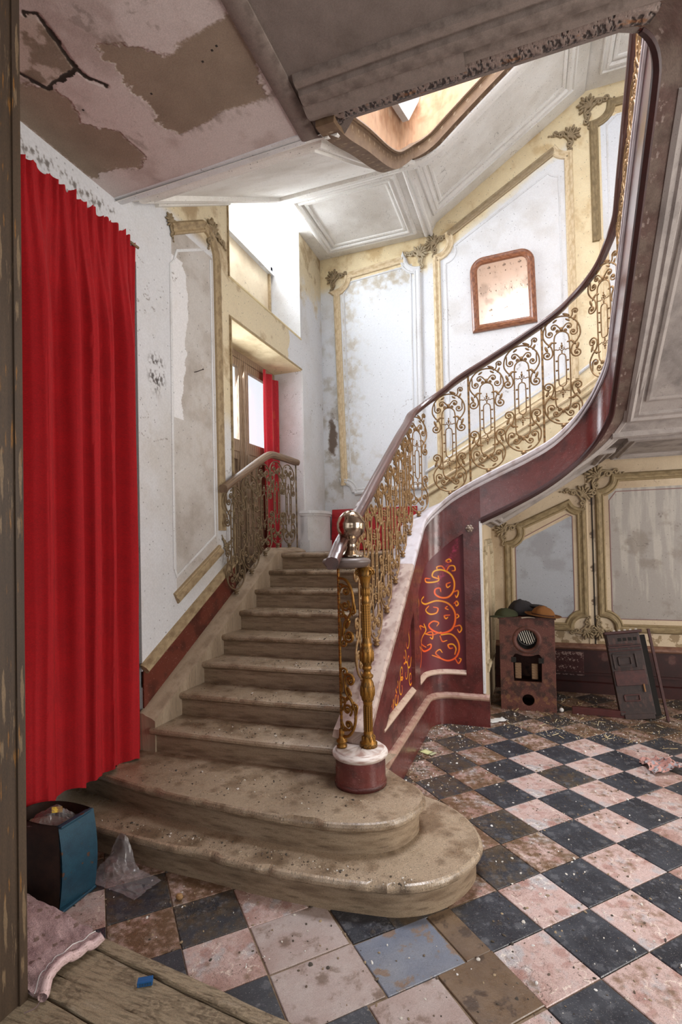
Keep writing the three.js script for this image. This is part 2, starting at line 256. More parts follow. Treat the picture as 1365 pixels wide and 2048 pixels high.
M.facet = std({ map: tex(256, 512, (u, v) => { const a = F(u * 3, v * 3), b = F(u * 7, v * 7), c = F(u * 2 + .3, v * 2); let k = mixc([118, 102, 92], [82, 66, 58], sm(0.2, 0.9, a)); k = mixc(k, [86, 56, 52], 0.45 * sm(0.4, 0.8, c)); return mul(mixc(k, [170, 156, 148], 0.7 * sm(0.64, 0.7, b) * sm(0.5, 0.6, c)), 0.9 + 0.2 * Wn(u * 3, v * 3)); }, 0.9, 0.9), roughness: 0.7 });
// ------------------------------------------------------------------ measures of the place (metres)
const XL = -2.6, ZB = -3.5, YC = 3.81, YF = 3.98, RISE = 0.15315, RUN = 0.26215, X0 = -2.4857, Z3 = -0.1807;
// the edge of the stair well in plan: s runs up the flights, n points away from the well
const WELL = (() => {
  const a = [], arc = (cx, cz, r, a0, a1) => a.push({ k: 'a', cx, cz, r, a0, a1, L: r * Math.abs(a1 - a0) }), ln = (x0, z0, x1, z1) => a.push({ k: 'l', x0, z0, x1, z1, L: Math.hypot(x1 - x0, z1 - z0) });
  ln(-1.08, 0.3, -1.08, -1.97); arc(-0.88, -1.97, 0.2, Math.PI, 1.5 * Math.PI); ln(-0.88, -2.17, 0.172, -2.17); arc(0.172, -1.93, 0.24, 1.5 * Math.PI, 2 * Math.PI);
  ln(0.412, -1.93, 0.393, -0.2); arc(0.223, -0.2, 0.17, 0, 0.5 * Math.PI); ln(0.223, -0.03, -1.0, -0.03); arc(-1.0, -0.11, 0.08, 0.5 * Math.PI, Math.PI);
  let s = -0.3; for (const e of a) { e.s = s; s += e.L; } return a;
})();
function well(s, off = 0) { // [x, z, nx, nz]
  let e = WELL[0]; for (const k of WELL) if (s >= k.s) e = k;
  const t = (s - e.s) / e.L;
  if (e.k === 'l') { const dx = (e.x1 - e.x0) / e.L, dz = (e.z1 - e.z0) / e.L, nx = dz, nz = -dx; return [lerp(e.x0, e.x1, t) + nx * off, lerp(e.z0, e.z1, t) + nz * off, nx, nz]; }
  const an = lerp(e.a0, e.a1, t), c = Math.cos(an), q = Math.sin(an); return [e.cx + (e.r + off) * c, e.cz + (e.r + off) * q, c, q];
}
const wellP = (s, off, y) => { const [x, z] = well(s, off); return V(x, y, z); };
function sRange(a, b, step = 0.06) { // fine on the bends
  const out = []; let s = a; const bend = (q) => WELL.some((e) => e.k === 'a' && q > e.s - 0.03 && q < e.s + e.L + 0.03);
  while (s < b - 1e-6) { out.push(s); s += bend(s) ? 0.025 : step; } out.push(b); return out;
}
// a closed cross-section [[off, y], ...] carried along the well edge
function ribbon(a, b, sec, crease = 0.5, open = false, step = 0.06) {
  const S = sRange(a, b, step), pos = [], uv = [], idx = []; let m = 0;
  S.forEach((s, r) => { const c = sec(s); m = c.length; let v = 0; for (let j = 0; j <= (open ? m - 1 : m); j++) { const q = c[j % m], p = wellP(s, q[0], q[1]); pos.push(p.x, p.y, p.z); if (j) { const o = c[j - 1]; v += Math.hypot(q[0] - o[0], q[1] - o[1]); } uv.push(s, v); } });
  const w = open ? m : m + 1;
  for (let r = 0; r < S.length - 1; r++) for (let j = 0; j < w - 1; j++) { const A = r * w + j, B = A + w; idx.push(A, B, B + 1, A, B + 1, A + 1); }
  if (!open) for (const r of [0, S.length - 1]) for (let j = 1; j < m - 1; j++) { const A = r * w; r ? idx.push(A, A + j + 1, A + j) : idx.push(A, A + j, A + j + 1); }
  return fromQuads(pos, uv, idx, crease);
}
const TOP = [[0, 0.47], [0.2, 0.52], [0.385, 0.62], [0.529, 0.73], [0.764, 0.885], [1.086, 1.10], [1.416, 1.34], [1.678, 1.53], [1.9, 1.68], [2.16, 1.875], [2.32, 2.0], [2.474, 2.085], [2.73, 2.205], [2.976, 2.315], [3.176, 2.43], [3.332, 2.575], [3.449, 2.72], [3.56, 2.87], [3.713, 3.03], [4.2, 3.33], [4.7, 3.645], [5.2, 3.94], [5.443, 4.05], [5.7, 4.06], [7.2, 4.06]];
const BOT = [[2.2, 1.60], [2.551, 1.765], [2.845, 1.9], [3.127, 2.054], [3.322, 2.2], [3.442, 2.319], [3.537, 2.42], [3.603, 2.49], [3.713, 2.58], [3.98, 2.74], [4.24, 2.89], [4.61, 3.12], [4.93, 3.33], [5.2, 3.52], [5.4, 3.655], [5.51, 3.751], [5.6, 3.80], [5.713, 3.83]];
const RAIL = [[-0.12, 1.455], [0.0, 1.485], [0.115, 1.57], [0.472, 1.78], [0.933, 2.06], [1.544, 2.43], [1.931, 2.66], [2.083, 2.79], [2.205, 2.91], [2.32, 3.01], [2.657, 3.19], [2.954, 3.35], [3.283, 3.56], [3.42, 3.71], [3.513, 3.835], [3.585, 3.96], [3.713, 4.09], [4.2, 4.41], [4.7, 4.735], [5.2, 5.03], [5.443, 5.12], [5.8, 5.12], [7, 5.12]];
const top = (s) => interp(TOP, s), bot = (s) => interp(BOT, s), railY = (s) => interp(RAIL, s);
// upper storey strings (lower edge)
const UPB = [[-0.1, 3.74], [0.0, 3.76], [0.525, 4.02], [1.281, 4.418], [1.688, 4.742], [1.921, 4.943], [2.056, 5.05], [2.4, 5.33], [2.818, 5.65], [3.3, 6.0]];
const upb = (s) => interp(UPB, s);
const out1 = (z) => z > -2.28 ? 3.80 + 0.622 * (-z - 0.07) : 5.18;     // soffit against the left wall
const out2 = (x) => x < -1.25 ? 5.18 : Math.min(6.34, 5.19 + 0.635 * (x + 1.33)); // upper soffit against the back wall
const out3 = (x) => Math.min(2.43, 1.757 + 0.61 * (x + 0.6));             // lower soffit against the back wall

// ------------------------------------------------------------------ left wall, with the openings of stair door, high window and curtained doorway
const extrudeX = (pts, holes, x0, depth) => {
  const s = new THREE.Shape(pts.map((p) => new THREE.Vector2(p[0], p[1])));
  for (const h of holes) s.holes.push(new THREE.Path(h.map((p) => new THREE.Vector2(p[0], p[1]))));
  return new THREE.ExtrudeGeometry(s, { depth, bevelEnabled: false }).rotateY(Math.PI / 2).translate(x0, 0, 0); // shape x = -z
};
const rect = (a, b, c, d) => [[a, b], [c, b], [c, d], [a, d]];
{
  const W = 8.6, H = 9, blot = (u, y, cu, cy, ru, ry) => Math.hypot((u - cu) / ru, (y - cy) / ry);
  const map = tex(1290, 1350, (a, b) => {
    const u = a * W - 5, y = b * H, n = F(u / 3, y / 3), n2 = F(u / 0.9 + .3, y / 0.9), n3 = F(u / 0.35, y / 0.35), n4 = F(u / 1.6 + .6, y / 5 + .2);
    let k = mixc([214, 216, 220], [186, 180, 172], sm(0.3, 1.0, n) * 0.6 + 0.2 * sm(0.4, 1.0, n2));
    const inP = u > 0.60 && u < 1.12 && y < 3.98 && y > 1.24 + 0.62 * (u - 0.6);
    if (inP) { k = mixc([196, 192, 188], [158, 148, 138], sm(0.3, 0.9, F(u / 1.3 + .2, y / 1.1)) * 0.8); const pe = 0.62 + 0.17 * F(y / 1.7, .3) + 0.05 * F(y / 0.3, .6); if (y > 2.55 && y < 3.75 && u < pe + 0.06 * sm(2.5, 3.4, y)) k = [228, 228, 230]; }
    // old yellow distemper round the door and window and above the panel
    const yl = sm(-0.05, 0.05, Math.max(u - 1.20 - 0.02 * n3, Math.min(y - 4.05, (u - 0.42) * 3 - 0.2 * n2)) ) * (u > 0.40 ? 1 : 0) * sm(2.35, 2.9, y + 0.7 * (n - .5)) * (u < 2.62 + 0.3 * (n2 - .5) ? 1 : sm(4.6, 4.9, y + 0.5 * n2));
    if (yl > 0) k = mixc(k, mixc([216, 202, 170], [172, 150, 116], sm(0.45, 0.75, n2)), yl * 0.95);
    // black mould by the curtain and in a band under the ceiling
    const n5 = F(u / 0.09, y / 0.13 + .3), m1 = blot(u, y, 0.42, 2.82, 0.12, 0.2); if (m1 < 1) k = mixc(k, [52, 46, 44], 0.85 * sm(1, 0.2, m1) * sm(0.42, 0.6, n5 + 0.25 * (n3 - .5)));
    const m2 = Math.abs(y - 3.70 - 0.05 * n2) < 0.07 && u < 0.05 && u > -1.2; if (m2) k = mixc(k, [92, 86, 80], 0.8 * sm(0.08, 0.0, Math.abs(y - 3.70)) * sm(0.45, 0.65, n5) * sm(0.35, 0.55, n3));
    const spots = Wn(u * 1.3, y * 1.7) > 0.997 ? 0.6 : 1; k = mul(k, spots);
    const st = sm(0.55, 0.95, n4) * sm(0.3, 0.8, n3); k = mixc(k, [150, 132, 112], 0.3 * st);
    const cr = crackLine(u / 4, y / 4, 1, 0.004) * sm(0.5, 0.6, n2); return mul(mixc(k, [90, 80, 72], 0.6 * cr), 0.97 + 0.06 * Wn(u * 3, y * 3));
  }, W, H, -5, 0);
  const face = std({ map, roughness: 0.75, bumpMap: bumpPlaster, bumpScale: 0.002 });
  const reveal = M.white;
  struct('wall_left', extrudeX(rect(-5, 0, 3.5, 9), [rect(-0.92, 0.02, 0.235, 3.5), rect(1.372, 0.9, 2.86, 3.597), rect(1.365, 3.95, 2.86, 6.2)], -3.02, 0.42), [face, reveal]);
  struct('wall_left_recess', [box(0.06, 3.6, 1.3, -2.93, 1.78, 0.35)], M.white);
  // the soffit of the door opening has gone yellow
  const w = scene.children.find((o) => o.name === 'wall_left');
  mesh('door_soffit', box(0.42, 0.012, 1.486, -2.81, 3.592, -2.116), M.yellow, w);
}
// ------------------------------------------------------------------ back wall
{
  const W = 6.2, H = 9;
  const inPoly = (x, y, P) => { let c = false; for (let i = 0, j = P.length - 1; i < P.length; j = i++) if ((P[i][1] > y) !== (P[j][1] > y) && x < (P[j][0] - P[i][0]) * (y - P[i][1]) / (P[j][1] - P[i][1]) + P[i][0]) c = !c; return c; };
  const p1 = [[-2.31, 2.37], [-1.43, 2.37], [-1.43, 4.90], [-2.31, 4.83]], p2 = [[-1.06, 2.75], [0.24, 3.5], [0.24, 5.72], [-1.06, 4.95]], p3 = [[0.6, 3.6], [1.6, 3.6], [1.6, 6.0], [0.6, 6.0]];
  const q1 = [[-0.36, 0.77], [0.22, 0.77], [0.22, 1.86], [-0.36, 1.56]], q2 = [[0.57, 0.77], [1.9, 0.77], [1.9, 2.12], [0.57, 2.12]];
  const map = tex(1085, 1575, (a, b) => {
    const x = a * W - 3.1, y = b * H, n = F(x / 2.7, y / 2.7), n2 = F(x / 0.9 + .3, y / 0.9), n3 = F(x / 0.35, y / 0.35);
    let k;
    const under = x > -0.75 && y < out3(x) + 0.03;
    if (under) {
      k = mixc([206, 188, 160], [170, 148, 120], 0.7 * sm(0.4, 0.75, n) + 0.2 * n3);
      if (inPoly(x, y, q1)) k = mixc([164, 168, 176], [140, 140, 144], sm(0.4, 0.7, n2) * 0.6);
      if (inPoly(x, y, q2)) k = mixc([158, 152, 146], [178, 172, 164], sm(0.45, 0.7, F(x / 0.3, y / 3)) ), k = mixc(k, [118, 106, 94], 0.45 * sm(0.5, 0.75, n2));
      const cr = sm(0.6, 0.68, n3) * sm(0.05, 0, Math.abs(x - 0.40)) ; k = mixc(k, [84, 64, 46], 0.8 * cr);
      if (Math.abs(y - 0.60) < 0.14 && n3 > 0.6 && x > -.2) k = mixc(k, [130, 108, 76], 0.7);
    } else {
      k = mixc([224, 228, 233], [200, 196, 188], sm(0.35, 1.0, n) * 0.5 + 0.15 * sm(0.4, 1.0, n2));
      const in1 = inPoly(x, y, p1), in2 = inPoly(x, y, p2), in3 = inPoly(x, y, p3);
      if (in1) { const e = Math.min((x + 2.31) * 1.2, 4.9 - y, (y - 2.2) * 0.7) + 0.5 * (n2 - .5); k = mixc([228, 233, 238], [176, 162, 136], 0.85 * sm(0.30, 0.0, e) * sm(0.2, 0.9, n3)); }
      if (in2) k = mixc([226, 228, 230], [200, 196, 190], sm(0.3, 0.95, n2) * 0.5);
      const fr = y - (out2(x) - 0.36 - 0.12 * n2), yel = Math.max(sm(-0.1, 0.1, fr), x > 0.27 ? sm(3.0, 3.4, y + 0.4 * n) : 0, sm(0.05, -0.05, y - (2.33 + 0.56 * (x + 1.14)) - 0.3) * (x > -1.3 ? 1 : 0));
      if (yel > 0 && !in1 && !in2 && !in3) k = mixc(k, mixc([234, 218, 178], [200, 172, 124], sm(0.5, 0.8, n2) * 0.7 + 0.25 * n3), yel * 0.95);
      if (x < -2.35) k = mixc(k, [150, 140, 120], 0.5 * sm(0.4, 0.7, n2) * sm(5.2, 3.0, y));
      const rot = Math.hypot((x + 2.48) / 0.07, (y - 2.94) / 0.3) + 0.8 * (n3 - .5); if (rot < 0.9) k = mixc(k, [92, 74, 60], 0.85 * sm(0.9, 0.5, rot));
    }
    if (Wn(x * 1.3, y * 1.7) > 0.9975) k = mul(k, 0.6);
    const cr = crackLine(x / 4 + .2, y / 4, 1, 0.004) * sm(0.5, 0.6, n2); return mul(mixc(k, [90, 80, 72], 0.6 * cr), 0.975 + 0.05 * Wn(x * 3, y * 3));
  }, W, H, -3.1, 0);
  const m = phy({ map, roughness: 0.42, bumpMap: bumpPlaster, bumpScale: 0.0015 });
  struct('wall_back', metric(new THREE.BoxGeometry(6.2, 9, 0.25).translate(0, 4.5, ZB - 0.125)), m);
}
// ------------------------------------------------------------------ the hall beyond the picture: right wall with windows added for fill light, front wall with windows, upper walls, roof with skylight
{
  const hallM = M.white;
  const shape = (pts, holes) => { const s = new THREE.Shape(pts.map((p) => new THREE.Vector2(...p))); for (const h of holes) s.holes.push(new THREE.Path(h.map((p) => new THREE.Vector2(...p)))); return s; };
  struct('wall_front', new THREE.ExtrudeGeometry(shape(rect(-3.1, 0, 3.9, 9), [rect(-2.4, 0.4, -0.4, 3.1), rect(0.5, 0.4, 2.5, 3.1), rect(-0.8, 4.8, 1.4, 7.2)]), { depth: 0.3, bevelEnabled: false }).translate(0, 0, 4.8), hallM);
  struct('wall_right', extrudeX(rect(-5.1, 0, 3.75, 9), [rect(-1.9, 0.6, 0.1, 3.2), rect(1.45, 0.5, 2.75, 2.4)], 3.6, 0.3), hallM);
  struct('wall_stair_right', [box(0.12, 4.0, 1.5, 2.02, 4.45, -2.75), box(0.12, 5.0, 2.0, 2.02, 6.5, -1.0)], M.white);
  // frames of the unseen windows; those in the right wall are added for fill
  const frameZ = (x0, y0, x1, y1, z) => { const b = [], w = x1 - x0, h = y1 - y0, cx = (x0 + x1) / 2, cy = (y0 + y1) / 2; for (const [q, l] of [[x0 + 0.03, h], [x1 - 0.03, h], [cx, h - 0.12]]) b.push(box(0.06, l, 0.05, q, cy, z)); for (const y of [y0 + 0.03, y1 - 0.03]) b.push(box(w - 0.12, 0.058, 0.045, cx, y, z)); return b; };
  const frameX = (z0, y0, z1, y1, x) => frameZ(z0, y0, z1, y1, 0).map((g) => g.rotateY(-Math.PI / 2).translate(x, 0, 0));
  for (const f of [frameZ(-2.4, 0.4, -0.4, 3.1, 4.95), frameZ(0.5, 0.4, 2.5, 3.1, 4.95), frameZ(-0.8, 4.8, 1.4, 7.2, 4.95), frameX(-0.1, 0.6, 1.9, 3.2, 3.75), frameX(-2.75, 0.5, -1.45, 2.4, 3.75)]) struct('unseen_window_2', f, hallM);
  const roof = shape(rect(-3.1, -5.1, 3.9, 3.75), [rect(-1.8, 0.0, 0.8, 2.6)]);
  struct('ceiling_roof', new THREE.ExtrudeGeometry(roof, { depth: 0.2, bevelEnabled: false }).rotateX(-Math.PI / 2).translate(0, 8.8, 0), M.tan);
}
// ------------------------------------------------------------------ hall ceiling: slab, rib, mouldings, the bullnose of the well
{
  const P = [[-2.6, -0.1], [-1.3, -0.07], [-1.08, -0.11], [-1.0, -0.03], [0.223, -0.03], [0.34, -0.08], [0.393, -0.2], [0.56, -0.2], [0.58, -0.04], [3.6, -0.04], [3.6, 4.8], [-2.6, 4.8]];
  const A = [[-1.911, .762], [-1.843, .718], [-1.732, .642], [-1.671, .601], [-1.607, .630], [-1.472, .637], [-1.363, .651], [-1.311, .674], [-1.31, .619], [-1.293, .567], [-1.286, .492], [-1.321, .362], [-1.399, .246], [-1.513, .244], [-1.623, .255], [-1.764, .227], [-1.919, .21], [-1.965, .254], [-1.929, .393], [-1.926, .485], [-1.943, .565], [-1.94, .647], [-1.936, .71]];
  const B = [[-2.6, .75], [-2.388, .741], [-2.324, .702], [-2.261, .618], [-2.287, .535], [-2.327, .451], [-2.274, .388], [-2.179, .365], [-2.185, .268], [-2.173, .126], [-2.281, .063], [-2.387, .127], [-2.49, .12], [-2.6, .13]];
  const C = [[-2.36, .98], [-2.06, .96], [-2.075, .846], [-2.11, .709], [-2.2, .70], [-2.25, .69], [-2.31, .68], [-2.36, .78]];
  const inPoly = (x, y, Q) => { let c = false; for (let i = 0, j = Q.length - 1; i < Q.length; j = i++) if ((Q[i][1] > y) !== (Q[j][1] > y) && x < (Q[j][0] - Q[i][0]) * (y - Q[i][1]) / (Q[j][1] - Q[i][1]) + Q[i][0]) c = !c; return c; };
  const dist = (x, y, Q) => { let d = 9; for (let i = 0; i < Q.length; i++) { const a = Q[i], b = Q[(i + 1) % Q.length], ex = b[0] - a[0], ey = b[1] - a[1], t = clamp(((x - a[0]) * ex + (y - a[1]) * ey) / (ex * ex + ey * ey)); d = Math.min(d, Math.hypot(x - a[0] - ex * t, y - a[1] - ey * t)); } return inPoly(x, y, Q) ? d : -d; };
  const crackPts = [[-2.096, .964], [-2.048, .942], [-2.063, .846], [-2.098, .709], [-2.085, .636], [-2.038, .583]], crack2 = [[-2.36, .78], [-2.31, .673], [-2.248, .686], [-2.108, .70]];
  const dl = (x, y, Q) => { let d = 9; for (let i = 0; i < Q.length - 1; i++) { const a = Q[i], b = Q[i + 1], ex = b[0] - a[0], ey = b[1] - a[1], t = clamp(((x - a[0]) * ex + (y - a[1]) * ey) / (ex * ex + ey * ey)); d = Math.min(d, Math.hypot(x - a[0] - ex * t, y - a[1] - ey * t)); } return d; };
  const W = 4.2, H = 2.1, bare = (x, z) => { const w = 0.09 * (F(x / 0.8, z / 0.8) - .5) + 0.05 * (F(x / 0.2, z / 0.2) - .5) + 0.05 * (F(x / 0.35 + .3, z / 0.06) - .5); return Math.max(dist(x + w, z, A), dist(x, z + w, B)); };
  const paint = (a, b) => {
    const x = a * W - 2.6, z = b * H - 0.1, n = F(x / 1.5, z / 1.5), n2 = F(x / 0.5, z / 0.5), n3 = F(x / 0.15, z / 0.15);
    let k = mixc([204, 192, 188], [176, 160, 154], sm(0.4, 0.75, n)); k = mixc(k, [142, 130, 122], 0.6 * sm(0.58, 0.75, n2) * sm(0.4, 0.6, n3));
    const d = bare(x, z); if (d > -0.09) k = mixc(k, [132, 118, 108], 0.55 * sm(-0.09, 0.0, d) * sm(0.45, 0.7, 0.5 * n2 + 0.5 * F(x / 0.12, z / 0.3))); if (d > -0.03) k = mixc(k, mixc([150, 133, 116], [132, 116, 100], n2), sm(-0.010, 0.010, d + 0.02 * (F(x / 0.05, z / 0.05) - .5)));
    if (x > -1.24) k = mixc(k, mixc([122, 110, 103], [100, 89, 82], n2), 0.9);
    const inC = inPoly(x, z, C); if (inC) k = mixc(mixc([186, 172, 160], [120, 106, 88], sm(0.45, 0.6, n2)), k, 0.2);
    const c = Math.min(dl(x + 0.015 * (n2 - .5), z + 0.03 * (n3 - .5), crackPts), dl(x, z + 0.03 * (n3 - .5), crack2)) - 0.014 * n3; k = mixc(k, [46, 38, 30], sm(0.007, 0.001, c));
    for (const [hx, hz] of [[-1.54, .52], [-1.47, .55], [-1.44, .56], [-1.87, .47], [-2.25, .52]]) if (Math.hypot(x - hx, z - hz) < 0.006) k = [40, 34, 30];
    return mul(k, 0.94 + 0.12 * Wn(x * 4, z * 4));
  };
  const bump = gray(1024, 512, (a, b) => { const x = a * W - 2.6, z = b * H - 0.1; const c = Math.min(dl(x, z, crackPts), dl(x, z, crack2)); return 0.72 - 0.34 * sm(-0.004, 0.004, bare(x, z)) + 0.12 * F(x / 0.3, z / 0.3) + 0.05 * Wn(x * 3, z * 3) - 0.5 * sm(0.02, 0.0, c); }, W, H, -2.6, -0.1, true);
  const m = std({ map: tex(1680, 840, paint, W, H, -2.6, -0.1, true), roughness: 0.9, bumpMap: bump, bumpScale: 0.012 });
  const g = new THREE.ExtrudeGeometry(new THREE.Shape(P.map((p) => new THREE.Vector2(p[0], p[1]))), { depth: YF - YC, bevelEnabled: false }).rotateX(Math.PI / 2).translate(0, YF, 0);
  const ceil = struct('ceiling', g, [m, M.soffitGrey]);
  const mo = std({ map: tex(256, 256, (u, v) => mul(mixc([132, 119, 111], [100, 88, 81], sm(0.2, 1.0, F(u * 3, v * 3))), 0.94 + 0.12 * Wn(u, v)), 0.7, 0.7), roughness: 0.9 });
  const D = V(0, -1, 0);
  mesh('rib', sweep([V(-1.262, YC, 4.7), V(-1.262, YC, -0.06)], D, [[-0.05, -0.01], [-0.048, 0.01], [-0.03, 0.018], [0.03, 0.018], [0.048, 0.01], [0.05, -0.01]]), mo, ceil);
  const prof = [[-0.125, -0.01], [-0.12, 0.012], [-0.1, 0.016], [-0.095, 0.03], [-0.06, 0.032], [-0.045, 0.02], [-0.03, 0.022], [-0.015, 0.045], [0.02, 0.055], [0.05, 0.046], [0.06, 0.02], [0.075, 0.018], [0.08, 0.034], [0.11, 0.03], [0.122, 0.012], [0.125, -0.01]];
  mesh('ceiling_moulding', sweep([V(-1.19, YC, 0.19), V(-0.55, YC, 0.193), V(0.4, YC, 0.19), V(3.5, YC, 0.19)], D, prof), mo, ceil);
  mesh('plaster_overlay', sheetPad(), mo, ceil);
  function sheetPad() { // loose plaster skin smeared over the first stretch of the moulding
    return sheet((u, v) => V(lerp(-1.2, -0.42, u) , YC - 0.036 - 0.018 * Math.sin(v * Math.PI) * (0.6 + 0.6 * F(u, v)), 0.075 + 0.11 * v + 0.02 * (F(u * 1.3, .2) - .5)), 40, 8, (u, v) => [u * 0.8, v * 0.1]);
  }
  // flaking, rusty bullnose round the well
  const nose = std({ map: tex(1024, 128, (u, v) => { const a = F(u * 6, v * 1.2), b = F(u * 14, v * 2.5), c = F(u * 5 + .5, v * 2 + .2); let k = mixc([132, 116, 108], [92, 76, 70], sm(0.3, 0.8, b)); k = mixc(k, [50, 40, 36], 0.92 * sm(0.42, 0.48, 0.45 * F(u * 14, v * 1.6) + 0.55 * F(u * 40, v * 4))); k = mixc(k, [150, 92, 48], 0.6 * sm(0.66, 0.75, c)); return mul(k, 0.88 + 0.24 * Wn(u * 4, v * 2)); }, 2.4, 0.5), roughness: 0.7, bumpMap: gray(1024, 128, (u, v) => sm(0.42, 0.48, 0.45 * F(u * 14, v * 1.6) + 0.55 * F(u * 40, v * 4)) * -0.7 + 0.7 + 0.3 * F(u * 20, v * 3), 2.4, 0.5), bumpScale: 0.012 });
  mesh('well_bullnose', ribbon(5.62, 7.02, (s) => { const y0 = YC - 0.012, j = 0.008 * (F(s * .7, .3) - .5); return [[0.13, y0 + 0.012], [0.1, y0 - 0.006 + j], [0.05, y0 - 0.008], [0.018, y0 + 0.01], [0, y0 + 0.04 + j], [0, 4.04], [0.13, 4.04]]; }, 0.5), nose, ceil);
  // pale lip of the slab where the first flight begins
  mesh('slab_lip', sweep([V(-2.6, YC + 0.004, -0.1), V(-1.9, YC + 0.004, -0.092), V(-1.3, YC + 0.004, -0.072)], D, [[-0.03, -0.17], [-0.02, 0.004], [0, 0.012], [0.05, 0.010], [0.06, -0.01]]), M.white, ceil);
}
// ------------------------------------------------------------------ soffits of the flights above and below
const UPN = V(0, -1, 0);
function panelOn(fn, uv, prof, mat, parent, name = 'panel_moulding') { // a closed moulding loop on a surface fn(u, v); its normal taken from the surface, pointing down
  const P = uv.map(([u, v]) => fn(u, v)), N = uv.map(([u, v]) => { const e = 0.01, a = fn(u + e, v).sub(fn(u - e, v)), b = fn(u, v + e).sub(fn(u, v - e)), n = a.cross(b).normalize(); return n.y > 0 ? n.negate() : n; });
  return mesh(name, sweep(P, N, prof, true), mat, parent);
}
const loop = (u0, v0, u1, v1, n = 6) => { const o = []; for (let i = 0; i < n; i++) o.push([lerp(u0, u1, i / n), v0]); for (let i = 0; i < n; i++) o.push([u1, lerp(v0, v1, i / n)]); for (let i = 0; i < n; i++) o.push([lerp(u1, u0, i / n), v1]); for (let i = 0; i < n; i++) o.push([u0, lerp(v1, v0, i / n)]); return o; };
const PROF_S = [[-0.05, -0.01], [-0.048, 0.012], [-0.03, 0.03], [-0.012, 0.03], [-0.004, 0.016], [0.018, 0.016], [0.026, 0.034], [0.042, 0.03], [0.05, 0.01], [0.05, -0.01]];
const PROF_L = [[-0.02, -0.01], [-0.018, 0.012], [0, 0.018], [0.018, 0.012], [0.02, -0.01]];
{
  const thick = (fn, t = 0.1) => [sheet(fn, 24, 14, (u, v, p) => [p.x, p.z]), sheet((u, v) => fn(u, v).add(V(0, t, 0)), 6, 6)];
  // upper storey: first flight, landing, second flight, second landing
  const s1 = (u, v) => { const z = lerp(-0.05, -2.28, v), x = lerp(-1.1, XL, u), yi = lerp(3.80, 5.17, Math.pow(v, 0.96)) - 0.05 * Math.sin(v * Math.PI) * (1 - u); return V(x, lerp(yi, out1(z), u), z); };
  const f1 = struct('soffit_flight', thick(s1), M.soffit);
  panelOn(s1, loop(0.13, 0.08, 0.93, 0.93, 10), PROF_S, M.soffit, f1);
  mesh('edge_moulding', sweep([0, .1, .2, .3, .4, .5, .6, .7, .8, .9, 1].map((t) => s1(0.03, t)), UPN, PROF_S), M.soffit, f1);
  const s2 = (u, v) => V(lerp(-1.2, XL, u), 5.18, lerp(-2.28, ZB, v)), f2 = struct('soffit_landing', thick(s2), M.soffit);
  panelOn(s2, loop(0.13, 0.07, 0.86, 0.86), PROF_S, M.soffit, f2); panelOn(s2, loop(0.18, 0.13, 0.8, 0.8), PROF_L, M.soffit, f2);
  mesh('edge_moulding', [sweep([V(-1.22, 5.18, -2.2), V(-1.22, 5.18, -3.46)], UPN, PROF_S), sweep([V(-1.2, 5.18, -2.29), V(-2.58, 5.18, -2.29)], UPN, [[-0.035, -0.01], [-0.03, 0.03], [0, 0.04], [0.03, 0.03], [0.035, -0.01]])], M.soffit, f2);
  const s3 = (u, v) => { const x = lerp(-1.2, 0.46, u), z = lerp(-2.2, ZB, v), yi = lerp(5.12, 6.3, u); return V(x, lerp(yi, u < 0.001 ? 5.19 : out2(x), v), z); };
  const f3 = struct('soffit_flight', thick(s3), M.soffit);
  panelOn(s3, loop(0.06, 0.1, 0.9, 0.8, 10), PROF_S, M.soffit, f3); panelOn(s3, loop(0.105, 0.17, 0.86, 0.72, 10), PROF_L, M.soffit, f3);
  const s4 = (u, v) => V(lerp(0.44, 2.0, u), 6.34, lerp(-2.2, ZB, v)), f4 = struct('soffit_landing', thick(s4), M.soffit);
  panelOn(s4, loop(0.12, 0.1, 0.9, 0.82), PROF_S, M.soffit, f4); panelOn(s4, loop(0.17, 0.17, 0.85, 0.75), PROF_L, M.soffit, f4);
  const s5 = (u, v) => V(lerp(0.45, 2.0, u), lerp(6.36, 7.5, v), lerp(-2.2, -0.4, v)); struct('soffit_flight', thick(s5), M.soffit);
  // strings and solid parapets of the upper flights
  const us = struct('upper_string', ribbon(-0.06, 3.35, (s) => { const y = upb(s); return [[0, y], [0, y + 0.10], [-0.008, y + 0.105], [-0.008, y + 0.13], [0.1, y + 0.13], [0.1, y]]; }), M.stringBrown);
  mesh('string_bead', ribbon(-0.06, 3.35, (s) => { const y = upb(s) + 0.125; return [[-0.018, y - 0.012], [-0.025, y], [-0.018, y + 0.016], [0.02, y + 0.016], [0.02, y - 0.012]]; }), M.stringBrown, us);
  struct('upper_parapet', ribbon(0.05, 3.35, (s) => { const y = upb(s) + 0.125; return [[0.015, y], [0.015, y + 1.05], [0.1, y + 1.05], [0.1, y]]; }), M.tan);
  const par = scene.children.find((o) => o.name === 'upper_parapet'); mesh('bright_gap_wedge', extrudeX([[1.546, 4.976], [1.336, 4.883], [0.917, 4.71], [1.161, 4.968], [2.338, 5.984], [1.987, 5.485]], [], -1.075, 0.05), M.white, par);  // white wedge added to stand for a bright gap past the parapet
  mesh('soffit_edge_moulding', ribbon(2.05, 3.3, (s) => { const y = upb(s); return [[0.06, y + 0.01], [0.06, y - 0.02], [0.09, y - 0.035], [0.13, y - 0.03], [0.15, y - 0.012], [0.19, y - 0.02], [0.2, y + 0.02]]; }), M.soffit, us);
  // lower storey: under the second flight, under the second landing, under the third flight
  const l1 = (u, v) => { const x = lerp(-0.62, 0.5, u), z = lerp(-2.3, ZB, v), s = 2.284 + (Math.min(x, 0.3) + 0.88); return V(x, lerp(bot(s) + 0.01, out3(x), v), z); };
